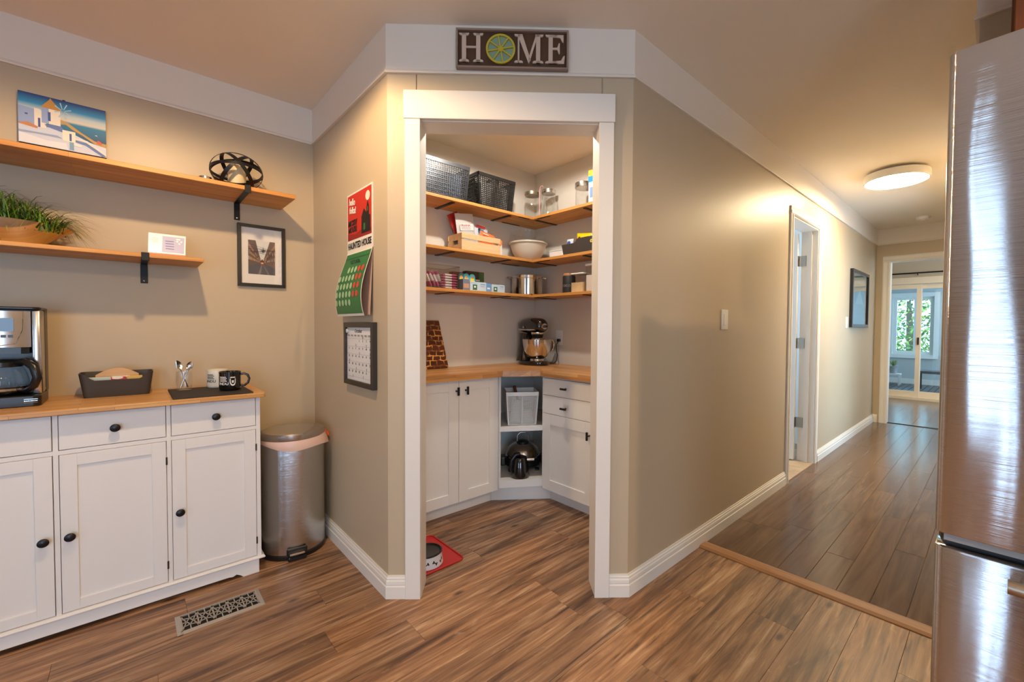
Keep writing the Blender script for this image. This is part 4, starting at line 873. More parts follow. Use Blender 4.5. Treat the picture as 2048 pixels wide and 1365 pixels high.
# ---- framed street photograph
def frame(t, w_, h_, bar, dep, m, name='frame_bar'):
    MB().prism([(-w_ / 2, 0), (w_ / 2, 0), (w_ / 2 - bar, bar), (-w_ / 2 + bar, bar)], -dep, 0, 'xz').build(name, m, t, bevel=0.001)
    MB().prism([(-w_ / 2, h_), (w_ / 2, h_), (w_ / 2 - bar, h_ - bar), (-w_ / 2 + bar, h_ - bar)], -dep, 0, 'xz').build(name, m, t, bevel=0.001)
    for s in (-1, 1): MB().prism([(s * w_ / 2, 0), (s * w_ / 2, h_), (s * (w_ / 2 - bar), h_ - bar), (s * (w_ / 2 - bar), bar)], -dep, 0, 'xz').build(name, m, t, bevel=0.001)
t = thing('picture_frame', 'black framed city street photograph with white mat beside the shelves', 'picture', (0.5225, Y1 - 0.0005, 1.387))
FW, FH = 0.221, 0.335
frame(t, FW, FH, 0.0165, 0.022, M_BLKPL)
MB().box(-FW / 2 + 0.014, FW / 2 - 0.014, -0.010, -0.001, 0.014, FH - 0.014).build('mat_board', mat('mat_board', (240, 230, 220), 0.7), t)
rr = random.Random(8)
P = [((140, 118, 108), rect(-1, 1, 0, 1)), ((226, 222, 216), [(-0.45, 1), (0.6, 1), (0.12, 0.42), (-0.1, 0.42)]), ((104, 84, 76), [(-1, 1), (-0.5, 1), (-0.1, 0.46), (-0.14, 0.34), (-1, 0.22)]), ((118, 92, 80), [(1, 1), (0.62, 1), (0.14, 0.46), (0.16, 0.34), (1, 0.2)]),
     ((86, 82, 88), [(-1, 0), (1, 0), (1, 0.2), (0.15, 0.34), (-0.12, 0.34), (-1, 0.22)]), ((128, 118, 116), [(-0.3, 0), (-0.1, 0), (0.02, 0.30), (-0.02, 0.30)]), ((120, 110, 110), [(0.45, 0), (0.6, 0), (0.1, 0.3), (0.06, 0.3)]),
     ((150, 70, 42), rect(-0.12, 0.16, 0.29, 0.42)), ((240, 190, 110), rect(-0.06, 0.10, 0.32, 0.36)), ((60, 44, 40), rect(-0.09, 0.13, 0.37, 0.41)), ((96, 66, 50), rect(-0.04, 0.08, 0.42, 0.45))]
for s in (-1, 1):
    for k in range(14):
        u = k / 14; x0 = s * (1.0 - 0.85 * u); x1 = s * (1.0 - 0.85 * (u + 0.035)); hh = 0.62 * (1 - u) + 0.1
        for lv_ in range(3):
            zc = 0.34 + hh * (0.12 + 0.28 * lv_); P.append((rr.choice(((196, 166, 146), (214, 190, 170), (70, 58, 56), (224, 150, 90))), [(x0, zc), (x1, zc), (x1, zc + hh * 0.14), (x0, zc + hh * 0.16)]))
for k in range(6):
    a, b_ = rr.uniform(0.55, 0.98), rr.uniform(0.55, 0.98); P.append(((60, 56, 58), [(-1, a), (1, b_), (1, b_ + 0.006), (-1, a + 0.006)]))
P += [((50, 44, 44), [(0.0, 0.66), (0.14, 0.66), (0.09, 0.76), (0.075, 0.84), (0.06, 0.76)]), ((50, 44, 44), [(-0.15, 0.70), (0.3, 0.70), (0.2, 0.72), (-0.05, 0.72)])]
flat('photo_print', [(c, [(x * 0.0625, 0.068 + z * 0.184) for x, z in p]) for c, p in P], t, -0.0103, 0.00008)
MB().box(-FW / 2 + 0.015, FW / 2 - 0.015, -0.0175, -0.0165, 0.015, FH - 0.015).build('glazing', M_GLASS, t)

# ================================================================ ON THE RETURN WALL (faces -x)
RZ90 = -PI / 2
t = thing('wall_calendar', 'red and green poster calendar hanging on the narrow wall', 'calendar', (X2 - 0.0005, 2.128, 1.223), RZ90)
M_PAPER = mat('calendar_paper', (232, 226, 212), 0.55)
MB().box(-0.156, 0.156, -0.004, 0, 0.310, 0.598).build('picture_page', M_PAPER, t)
flat('poster_print', [((198, 44, 30), rect(-0.148, 0.148, 0.372, 0.590)), ((150, 30, 24), [(-0.148, 0.372), (0.148, 0.372), (0.148, 0.40), (0.05, 0.41), (-0.05, 0.395), (-0.148, 0.405)]), ((232, 222, 202), ell(0.105, 0.55, 0.026, 0.022)), ((24, 20, 20), [(0.03, 0.385), (0.135, 0.385), (0.135, 0.46), (0.12, 0.46), (0.12, 0.50), (0.105, 0.53), (0.09, 0.50), (0.09, 0.475), (0.06, 0.50), (0.03, 0.465)]), ((44, 110, 60), rect(0.055, 0.075, 0.40, 0.43)), ((44, 110, 60), rect(0.10, 0.112, 0.48, 0.50))], t, -0.0043)
for s_, z, sz, m_, x in (('hello', 0.553, 0.044, M_PAPER, -0.085), ('folks!', 0.512, 0.044, M_PAPER, -0.078), ('MICKEY', 0.452, 0.036, M_BLKPL, -0.080), ('MOUSE', 0.420, 0.036, M_BLKPL, -0.080)):
    text('lettering', s_, sz, m_, t, (x, -0.0062, z), rot=(PI / 2, 0.12 if m_ == M_PAPER else 0, 0), bold=0.0012, sx=0.9)
text('lettering', 'HAUNTED HOUSE', 0.042, M_BLKPL, t, (0.0, -0.0048, 0.341), bold=0.0016, sx=0.84)
g = MB(); N = 14; vs = []
def bulge(s): return -0.004 - 0.055 * math.sin(PI * min(1, s * 0.9)) ** 0.8 * s ** 0.5 - 0.020 * s
for i in range(N + 1):
    s = i / N; vs += [(-0.158 - 0.03 * s, bulge(s) * 0.9, 0.312 - 0.312 * s), (0.158, bulge(s) * 0.9, 0.312 - 0.312 * s)]
g.add(vs, [(2 * i, 2 * i + 1, 2 * i + 3, 2 * i + 2) for i in range(N)]); g.build('month_page', M_PAPER, t, smooth=1)
def onp(x, s, k=1): return (x, bulge(s) * 0.9 - 0.0006 * k, 0.312 - 0.312 * s)
g = MB()
for i in range(N):
    s0, s1 = max(0.03, i / N), min(0.965, (i + 1) / N); g.poly([onp(-0.152 - 0.028 * s0, s0), onp(0.150, s0), onp(0.150, s1), onp(-0.152 - 0.028 * s1, s1)], 0)
for i in range(1): g.poly([onp(-0.15, 0.10, 2), onp(0.148, 0.10, 2), onp(0.148, 0.115, 2), onp(-0.15, 0.115, 2)], 3)
for r in range(5):
    for c_ in range(7):
        if (r == 0 and c_ < 2) or (r == 4 and c_ > 4): continue
        x, s = -0.142 + 0.043 * c_ - 0.01 * r * 0.4, 0.30 + 0.125 * r; red = c_ >= 5
        g.poly([(x + 0.015 * math.cos(a), onp(0, s + 0.048 * math.sin(a), 3)[1], onp(0, s + 0.048 * math.sin(a))[2]) for a in [2 * PI * j / 12 for j in range(12)]], 2 if red else 1)
g.build('month_print', [mat('calendar_green', (46, 116, 62), 0.5), mat('calendar_mint', (160, 196, 150), 0.5), mat('calendar_red', (206, 66, 50), 0.5), mat('calendar_dkgreen', (26, 78, 44), 0.5)], t)
text('month_name', 'OCTOBER', 0.026, MATS['calendar_dkgreen'], t, (0.0, bulge(0.19) * 0.9 - 0.004, 0.255), rot=(PI / 2 + 0.25, 0, 0), bold=0.0006)
g = MB(); g.add([(-0.15, -0.002, 0.31), (0.155, -0.002, 0.31), (0.158, -0.018, 0.004), (-0.15, -0.014, 0.004), (-0.15, -0.0005, 0.31), (0.155, -0.0005, 0.31), (0.158, -0.0162, 0.004), (-0.15, -0.0122, 0.004)], [(0, 1, 2, 3), (7, 6, 5, 4), (0, 4, 5, 1), (1, 5, 6, 2), (2, 6, 7, 3), (3, 7, 4, 0)]); g.build('back_pages', mat('calendar_back', (196, 160, 140), 0.6), t)

t = thing('whiteboard_calendar', 'black framed whiteboard month calendar with handwriting', 'whiteboard', (X2 - 0.0005, 2.113, 0.890), RZ90)
frame(t, 0.362, 0.303, 0.024, 0.022, mat('frame_dark', (46, 40, 36), 0.4))
MB().box(-0.165, 0.165, -0.012, -0.001, 0.016, 0.287).build('board', mat('board_white', (226, 226, 226), 0.25), t)
g = []
for k in range(6): g.append(((120, 120, 124), rect(-0.15, 0.15, 0.040 + 0.037 * k, 0.0408 + 0.037 * k)))
for k in range(7): g.append(((150, 140, 136), rect(-0.142 + 0.043 * k, -0.118 + 0.043 * k, 0.237, 0.244)))
flat('grid_print', g, t, -0.0123)
mi = mat('marker_ink', (40, 38, 44), 0.5)
text('handwriting', 'October', 0.026, mi, t, (-0.01, -0.0127, 0.262), shear=0.2, ext=0.0002)
for d_ in range(1, 32):
    q = d_ + 2; r, c_ = q // 7, q % 7
    text('numeral', str(d_), 0.014, mi, t, (-0.128 + 0.043 * c_, -0.0127, 0.215 - 0.037 * r), ext=0.0002)
flat('note_marks', [((60, 60, 70), rect(-0.13 + 0.043 * c_ + 0.006, -0.128 + 0.043 * c_ + 0.008, 0.018 + 0.037 * r + 0.022, 0.018 + 0.037 * r + 0.034)) for r, c_ in ((0, 1), (0, 4), (1, 2), (1, 5), (2, 0), (3, 3), (3, 6), (4, 2), (4, 5), (5, 4))], t, -0.0126)
MB().lathe([(0, -0.022), (0.010, -0.020), (0.011, -0.012)], 16, (-0.145, 0, 0.262), 'y').build('magnet', mat('magnet_grey', (200, 200, 200), 0.3), t)

# ================================================================ HOME SIGN on the frieze of the angled wall
p = dg(0.527, -0.0072)
t = thing('home_sign', 'dark wooden HOME sign above the pantry doorway', 'sign', (p[0], p[1], 2.2545), DANG)
SW, SH = 0.468, 0.161
M_SIGNF = mat('sign_frame_taupe', (150, 128, 112), 0.5); M_LET = mat('letter_taupe', (206, 182, 160), 0.55)
MB().box(-SW / 2 + 0.004, SW / 2 - 0.004, -0.012, 0, 0.004, SH - 0.004).build('board', wood('sign_board', (58, 36, 20), (86, 56, 34), 'z', 0.8), t)
frame(t, SW, SH, 0.008, 0.024, M_SIGNF)
def letter(polys):
    b = MB()
    for P_ in polys: b.prism(P_, -0.0185, -0.012, 'xz')
    b.build('letter', M_LET, t, bevel=0.0006)
zb_, zt_ = 0.026, 0.144
def serif(x0, x1, zc, up):
    s = 1 if up else -1; return [(x0, zc), (x1, zc), (x1, zc - s * 0.005), (x1 - 0.006, zc - s * 0.010), (x0 + 0.006, zc - s * 0.010), (x0, zc - s * 0.005)]
H0, H1 = 0.305 - 0.527, 0.406 - 0.527
letter([rect(H0 + 0.012, H0 + 0.030, zb_, zt_), rect(H1 - 0.030, H1 - 0.012, zb_, zt_), rect(H0 + 0.03, H1 - 0.03, 0.083, 0.091), serif(H0, H0 + 0.042, zt_, 1), serif(H1 - 0.042, H1, zt_, 1), serif(H0, H0 + 0.042, zb_, 0), serif(H1 - 0.042, H1, zb_, 0)])
m0, m1 = 0.535 - 0.527, 0.656 - 0.527; mc = (m0 + m1) / 2 - 0.002
letter([rect(m0 + 0.014, m0 + 0.021, zb_, zt_), rect(m1 - 0.031, m1 - 0.013, zb_, zt_), [(m0 + 0.012, zt_), (m0 + 0.033, zt_), (mc + 0.010, zb_ + 0.012), (mc, zb_)], [(m1 - 0.031, zt_), (m1 - 0.022, zt_), (mc + 0.004, zb_), (mc, zb_), (mc, zb_ + 0.02)], serif(m0, m0 + 0.034, zt_, 1), serif(m1 - 0.034, m1, zt_, 1), serif(m0, m0 + 0.036, zb_, 0), serif(m1 - 0.045, m1, zb_, 0)])
e0, e1 = 0.664 - 0.527, 0.746 - 0.527
letter([rect(e0 + 0.013, e0 + 0.031, zb_, zt_), serif(e0, e0 + 0.05, zb_, 0), serif(e0, e0 + 0.05, zt_, 1), [(e0 + 0.03, zt_), (e1 - 0.006, zt_), (e1 - 0.006, zt_ - 0.032), (e1 - 0.012, zt_ - 0.028), (e1 - 0.02, zt_ - 0.012), (e0 + 0.03, zt_ - 0.008)],
        [(e0 + 0.03, zb_), (e1 - 0.003, zb_), (e1, zb_ + 0.034), (e1 - 0.007, zb_ + 0.030), (e1 - 0.016, zb_ + 0.013), (e0 + 0.03, zb_ + 0.009)], [(e0 + 0.03, 0.083), (e0 + 0.05, 0.083), (e0 + 0.056, 0.066), (e0 + 0.061, 0.066), (e0 + 0.061, 0.110), (e0 + 0.056, 0.110), (e0 + 0.05, 0.092), (e0 + 0.03, 0.091)]])
oc = 0.478 - 0.527; zo = 0.0805; ro = 0.061
oo = MB().prism(ell(oc, zo, ro - 0.004, ro - 0.004, 40), -0.014, -0.012, 'xz').build('citrus_back', mat('citrus_mint', (132, 158, 132), 0.6), t)
g = MB(); N = 48
for k in range(N):
    a, b_ = 2 * PI * k / N, 2 * PI * (k + 1) / N
    g.prism([(oc + ro * math.cos(a), zo + ro * math.sin(a)), (oc + ro * math.cos(b_), zo + ro * math.sin(b_)), (oc + (ro - 0.008) * math.cos(b_), zo + (ro - 0.008) * math.sin(b_)), (oc + (ro - 0.008) * math.cos(a), zo + (ro - 0.008) * math.sin(a))], -0.021, -0.0142, 'xz')
g.prism(ell(oc, zo, 0.012, 0.012, 20), -0.021, -0.0142, 'xz')
for k in range(8):
    a = PI / 4 * k + 0.18; c, s = math.cos(a), math.sin(a); g.prism([(oc + c * 0.008 - s * 0.0025, zo + s * 0.008 + c * 0.0025), (oc + c * 0.055 - s * 0.0025, zo + s * 0.055 + c * 0.0025), (oc + c * 0.055 + s * 0.0025, zo + s * 0.055 - c * 0.0025), (oc + c * 0.008 + s * 0.0025, zo + s * 0.008 - c * 0.0025)], -0.021, -0.0142, 'xz')
g.build('citrus_rind', mat('citrus_yellow', (196, 176, 50), 0.5), t)

# ================================================================ HALLWAY WALL THINGS
def switch(label, x, z, w_=0.072, h_=0.116):
    t = thing('light_switch', label, 'light switch', (x, Y3 - 0.0003, z))
    MB().box(-w_ / 2, w_ / 2, -0.006, 0, -h_ / 2, h_ / 2).build('plate', M_WPL, t, bevel=0.003, seg=2)
    MB().box(-0.017, 0.017, -0.009, -0.006, -0.034, 0.034).build('rocker', M_WPL, t, bevel=0.0012)
    for s in (-1, 1): MB().lathe([(0, -0.0066), (0.0028, -0.0064)], 8, (0, 0, s * 0.048), 'y').build('screw', M_WPL, t)
switch('white rocker light switch on the near hallway wall', 2.46, 1.228, 0.082)
switch('white light switch beside the framed hallway picture', 5.32, 1.25)
t = thing('picture_frame', 'dark framed glazed picture hanging in the hallway', 'picture', (5.83, Y3 - 0.0005, 1.2))
frame(t, 0.80, 0.62, 0.035, 0.03, mat('hall_frame_black', (36, 34, 34), 0.2, 0.3))
MB().box(-0.37, 0.37, -0.012, -0.001, 0.03, 0.59).build('mat_board', mat('hall_mat', (120, 116, 110), 0.5), t)
flat('print', [((70, 66, 62), rect(-0.24, 0.24, 0.14, 0.48)), ((120, 112, 100), rect(-0.24, 0.24, 0.14, 0.26)), ((150, 148, 146), [(-0.2, 0.26), (0.0, 0.42), (0.2, 0.26)])], t, -0.0123)
MB().box(-0.368, 0.368, -0.018, -0.0165, 0.032, 0.588).build('glazing', M_PANE, t)
# ================================================================ PANTRY CABINETS
def shaker(name, m, parent, a, b, z0, z1, y, stile, rail, th=0.019, rot=None):
    """door in local x-z plane, front face at y, panel recessed"""
    f = MB(); f.box(a, a + stile, y, y + th, z0, z1); f.box(b - stile, b, y, y + th, z0, z1); f.box(a + stile, b - stile, y, y + th, z0, z0 + rail); f.box(a + stile, b - stile, y, y + th, z1 - rail, z1)
    d = f.build(name, m, parent, bevel=0.0008)
    MB().box(a + stile, b - stile, y + 0.008, y + th - 0.002, z0 + rail, z1 - rail).build('panel', m, d); return d
def tbar(parent, x, y, z, vert=True, L_=0.05):
    h = MB(); q = L_ / 2
    if vert: h.box(x - 0.006, x + 0.006, y - 0.032, y - 0.022, z - q, z + q)
    else: h.box(x - q, x + q, y - 0.032, y - 0.022, z - 0.006, z + 0.006)
    h.lathe([(0.005, -0.024), (0.005, 0.0), (0.007, 0.0)], 10, (x, y, z), 'y'); return h.build('handle', M_BLACK, parent, bevel=0.0008)
# left unit (faces -y)
t = thing('base_cabinet', 'white two-door base cabinet along the pantry back wall', 'cabinet', (1.43, 2.50, 0))
b = MB(); b.box(-0.53, 0.305, -0.178, 0.219, 0.086, 0.851); b.box(-0.53, 0.305, -0.120, 0.219, 0, 0.086); b.box(-0.53, -0.297, -0.197, -0.178, 0.086, 0.849)
b.build('body', M_CAB, t)
d1 = shaker('door', M_CAB, t, -0.295, 0.0035, 0.092, 0.847, -0.198, 0.069, 0.064); tbar(d1, -0.014, -0.198, 0.783)
d2 = shaker('door', M_CAB, t, 0.0065, 0.303, 0.092, 0.847, -0.198, 0.069, 0.064); tbar(d2, 0.052, -0.198, 0.783)
# right unit (faces -x)
t = thing('drawer_cabinet', 'white base cabinet with two drawers along the pantry side wall', 'cabinet', (2.2, 1.90, 0), RZ90)
# local x -> -y world, local y -> +x world
b = MB(); b.box(-0.226, 0.232, -0.21, 0.219, 0.09, 0.851); b.box(-0.226, 0.232, -0.15, 0.219, 0, 0.09); b.build('body', M_CAB, t)
for z0, z1, zk in ((0.729, 0.838, 0.786), (0.607, 0.726, 0.660)):
    d = MB().box(-0.224, 0.228, -0.230, -0.211, z0, z1).build('drawer', M_CAB, t, bevel=0.0008); tbar(d, -0.010, -0.230, zk, False)
d = shaker('door', M_CAB, t, -0.224, 0.228, 0.095, 0.604, -0.230, 0.072, 0.070); tbar(d, 0.193, -0.230, 0.525)
# open corner unit (diagonal front)
CA, CB = Vector((1.736, 2.290)), Vector((1.978, 2.127))
t = thing('corner_shelf_unit', 'open white corner cabinet with two shelves in the pantry', 'shelf unit', (2.1, 2.45, 0))
ox, oy = -2.1, -2.45
fp = [tuple(CA), tuple(CB), (2.40, 2.127), (2.40, 2.70), (1.736, 2.70)]
for nm, z0, z1 in (('shelf', 0.483, 0.511), ('bottom_shelf', 0.106, 0.155)): MB().prism(fp, z0, z1).move(ox, oy).build(nm, M_CAB, t)
MB().box(1.7365, 1.748, 2.292, 2.70, 0.155, 0.851).move(ox, oy).build('side_panel', M_CAB, t)
MB().box(1.980, 2.40, 2.1275, 2.138, 0.155, 0.851).move(ox, oy).build('side_panel', M_CAB, t)
MB().box(1.748, 2.40, 2.688, 2.70, 0.155, 0.851).move(ox, oy).build('back_panel', M_CAB, t)
MB().box(2.388, 2.40, 2.138, 2.688, 0.155, 0.851).move(ox, oy).build('back_panel', M_CAB, t)
MB().prism([(1.7360, 2.379), (2.049, 2.1265), (2.12, 2.1265), (1.7360, 2.44)], 0, 0.106).move(ox, oy).build('toe_kick', M_CAB, t)
# countertop
t = thing('countertop', 'oiled butcher block countertop of the pantry', 'countertop', (2.0, 2.4, 0.852))
ox, oy = -2.0, -2.4
MB().prism([(0.893, 2.258), (1.715, 2.258), (1.83, 2.195), (1.935, 2.258 - 0.06 + 0.26), (1.935, YP - 0.002), (0.893, YP - 0.002)][:0] or
           [(0.893, 2.258), (1.73, 2.250), (1.938, 2.115), (2.12, 2.30), (2.12, YP - 0.002), (0.893, YP - 0.002)], 0, 0.038).move(ox, oy).build('long_slab', M_BUTCH, t)
MB().prism([(1.9385, 2.1145), (1.940, 1.655), (XP - 0.002, 1.655), (XP - 0.002, YP - 0.002), (2.1205, YP - 0.002), (2.1205, 2.2995)], 0, 0.038).move(ox, oy).build('side_slab', M_BUTCHY, t)
ZC = 0.8902

# ---- L-shaped pantry shelves
def pantry_shelf(label, zb_):
    t = thing('pantry_shelf', label, 'shelf', (1.8, 2.6, zb_), 0, 'L-shaped pantry shelves'); ox, oy = -1.8, -2.6
    MB().prism([(0.893, 2.472), (2.178, 2.472), (XP - 0.002, 2.715), (XP - 0.002, YP - 0.0015), (0.893, YP - 0.0015)], 0, 0.019).move(ox, oy).build('board', M_SHELF, t, bevel=0.001)
    MB().prism([(2.178, 1.24), (XP - 0.0015, 1.24), (XP - 0.0015, 2.7145), (2.1785, 2.4715)], 0, 0.019).move(ox, oy).build('board', M_SHELFY, t, bevel=0.001)
    for x in (1.50, 1.968):
        MB().box(x, x + 0.025, 2.50, YP - 0.0005, -0.0045, -0.0004).box(x, x + 0.025, YP - 0.005, YP - 0.0008, -0.0045 - (0.06 if False else 0.0), -0.0004).move(ox, oy).build('bracket', M_BLACK, t)
    for y in (2.455, 1.965):
        MB().box(2.205, XP - 0.0005, y, y + 0.025, -0.0045, -0.0004).move(ox, oy).build('bracket', M_BLACK, t)
    MB().box(2.065, 2.235, 2.693, 2.709, -0.003, -0.0004).move(ox, oy).build('joining_plate', M_BLACK, t)
    MB().box(2.05, 2.15, 2.478, 2.490, -0.003, -0.0004).move(ox, oy).build('joining_plate', M_BLACK, t)
    MB().box(2.184, 2.196, 2.30, 2.43, -0.003, -0.0004).move(ox, oy).build('joining_plate', M_BLACK, t)
pantry_shelf('top L-shaped pine pantry shelf holding baskets and glass jars', 1.986)
pantry_shelf('middle L-shaped pine pantry shelf holding the crate and mixing bowl', 1.666)
pantry_shelf('lowest L-shaped pine pantry shelf holding boxes and steel pot', 1.401)
Z1, Z2, Z3 = 2.0053, 1.6853, 1.4203

# ---- woven baskets
def basket(label, loc, wb, wt, db, dt, h, nx, nz, m, rz=0.0):
    t = thing('basket', label, 'basket', loc, rz, 'black woven plastic baskets')
    def P(k, side, u):
        a, c = (wb + (wt - wb) * k) / 2, (db + (dt - db) * k) / 2; z = h * k
        return [Vector((-a + 2 * a * u, -c, z)), Vector((a, -c + 2 * c * u, z)), Vector((a - 2 * a * u, c, z)), Vector((-a, c - 2 * c * u, z))][side]
    g = MB()
    for side in range(4):
        n_ = nx if side % 2 == 0 else max(6, int(nx * dt / wt))
        nv = [Vector((0, -1, 0)), Vector((1, 0, 0)), Vector((0, 1, 0)), Vector((-1, 0, 0))][side]; tv = [Vector((1, 0, 0)), Vector((0, 1, 0)), Vector((-1, 0, 0)), Vector((0, -1, 0))][side]
        for i in range(n_ + 1):
            g.bar(P(0.02, side, i / n_), P(0.90, side, i / n_), tv * (wt / nx * (0.36 if 0 < i < n_ else 0.8)), nv * 0.004)
        for j in range(nz + 1):
            k = 0.02 + 0.88 * j / nz; off = nv * (0.0012 if j % 2 else -0.0012); g.bar(P(k, side, 0) + off, P(k, side, 1) + off, Vector((0, 0, h / nz * 0.44)), nv * 0.003)
    g.build('weave', m, t)
    r = MB(); rt = [(-wt / 2 - 0.004, -dt / 2 - 0.004), (wt / 2 + 0.004, -dt / 2 - 0.004), (wt / 2 + 0.004, dt / 2 + 0.004), (-wt / 2 - 0.004, dt / 2 + 0.004)]
    r.run(rt + [rt[0]], [(0, h * 0.89), (0, h), (0.006, h), (0.009, h * 0.97), (0.009, h * 0.89)], sign=1); r.build('rim', m, t, bevel=0.001)
    MB().box(-wb / 2, wb / 2, -db / 2, db / 2, 0, 0.004).build('base', m, t)
    return t, P
M_BSK = mat('basket_black', (34, 32, 31), 0.35)
M_BSK2 = mat('basket_slate', (52, 52, 56), 0.35)
basket('slate grey woven basket at the left of the top pantry shelf', (1.452, 2.590, Z1), 0.31, 0.355, 0.17, 0.195, 0.232, 22, 17, M_BSK2)
tb, P_ = basket('black woven basket beside the slate one on the top pantry shelf', (1.862, 2.592, Z1), 0.27, 0.318, 0.17, 0.195, 0.228, 20, 16, M_BSK)
MB().tube([(-0.150, -0.035, 0.165), (-0.153, -0.035, 0.185), (-0.154, 0.035, 0.185), (-0.151, 0.035, 0.165)], 0.006, 8, closed=True).build('handle_hole_rim', M_BSK, tb)
def packs(name, label, cat, loc, sz, c, rz=0, rough=0.5, group=None):
    t = thing(name, label, cat, loc, rz, group); MB().box(-sz[0] / 2, sz[0] / 2, -sz[1] / 2, sz[1] / 2, 0, sz[2]).build('body', mat(name + '_%d_%d_%d' % c, c, rough), t, bevel=0.003); return t
packs('basket_filler', 'white filler block added in the black woven basket to brighten its holes', 'filler', (1.862, 2.595, Z1 + 0.0045), (0.23, 0.13, 0.17), (228, 226, 222))  # plain white block added so the basket holes look bright
packs('bundle', 'dark blue bundle inside the slate woven basket', 'bundle', (1.452, 2.59, Z1 + 0.0045), (0.28, 0.13, 0.17), (120, 144, 172))
t = thing('jar_lid', 'white lidded tub rising above the black woven basket', 'tub', (1.90, 2.60, Z1 + 0.1755))
MB().lathe([(0.0, 0), (0.04, 0), (0.042, 0.03), (0.0, 0.03)], 24).build('tub', M_WPL, t); MB().lathe([(0.0435, 0.0302), (0.0435, 0.052), (0.04, 0.056), (0.0, 0.056)], 24).build('lid', M_BLKPL, t)
for i, x in enumerate((1.762, 1.80)):
    t = packs('paper_roll', ['white paper roll nearest the left end of the black basket', 'white paper roll right of the first in the black basket'][i], 'roll', (x, 2.62, Z1 + 0.1755), (0.03, 0.03, 0.064), (226, 224, 218), group='paper rolls in the black basket')

# ---- glass jars on the top shelf
def jar(label, loc, r, h, lidm, lid_h, neck=0.0, flare=0.0):
    t = thing('glass_jar', label, 'jar', loc, 0, 'empty glass jars on the top pantry shelf')
    MB().lathe([(0, 0), (r + flare - 0.004, 0), (r + flare, 0.005), (r + flare * 0.5, h * 0.45), (r, h * 0.8), (r - neck, h * 0.92), (r - neck, h), (r - neck - 0.003, h), (r - neck - 0.003, h * 0.92), (r - 0.003, h * 0.8), (r + flare * 0.5 - 0.003, h * 0.45), (r + flare - 0.004, 0.008), (0, 0.008)], 32).build('glass', M_GLASS, t, smooth=0.6)
    R = r - neck + 0.002
    MB().lathe([(R, h - lid_h * 0.6), (R + 0.001, h - lid_h * 0.6 + 0.002), (R + 0.001, h + lid_h * 0.35), (R - 0.003, h + lid_h * 0.4), (0, h + lid_h * 0.4)], 32).build('lid', lidm, t, smooth=0.6)
    return t
LIDM = mat('aged_tin_lid', (160, 148, 128), 0.35, 0.9)
jar('ribbed glass jar with tin screw lid by the shelf corner', (2.25, 2.565, Z1), 0.062, 0.205, LIDM, 0.026, 0.006)
jar('flared glass jar with steel lid right of the ribbed jar', (2.315, 2.445, Z1), 0.05, 0.212, M_STEEL, 0.03, 0.0, 0.016)
jar('glass jar with wide steel lid at the right end of the top pantry shelf', (2.285, 2.055, Z1), 0.06, 0.165, M_STEEL, 0.036, 0.0)
t = thing('drinking_straw', 'pink bent straw standing between the two corner jars', 'straw', (2.243, 2.472, Z1))
MB().tube([(0.0, 0, 0.0), (0.002, 0, 0.10), (0.002, 0, 0.21), (0.006, -0.002, 0.240), (0.018, -0.006, 0.250), (0.030, -0.008, 0.243)], 0.0045, 8).build('tube', mat('straw_pink', (196, 150, 146), 0.4), t, smooth=1)
t = thing('carton', 'yellow and blue carton at the right end of the top pantry shelf', 'carton', (2.29, 1.93, Z1))
MB().box(-0.05, 0.05, -0.045, 0.045, 0, 0.235).build('box', mat('carton_white', (224, 228, 232), 0.5), t, bevel=0.002)
flat('print', [((236, 186, 40), rect(-0.045, 0.045, 0.195, 0.235)), ((30, 136, 196), rect(-0.045, 0.045, 0.155, 0.195)), ((120, 150, 190), rect(-0.03, 0.03, 0.05, 0.12))], t, -0.0506).rotation_euler = (0, 0, RZ90)

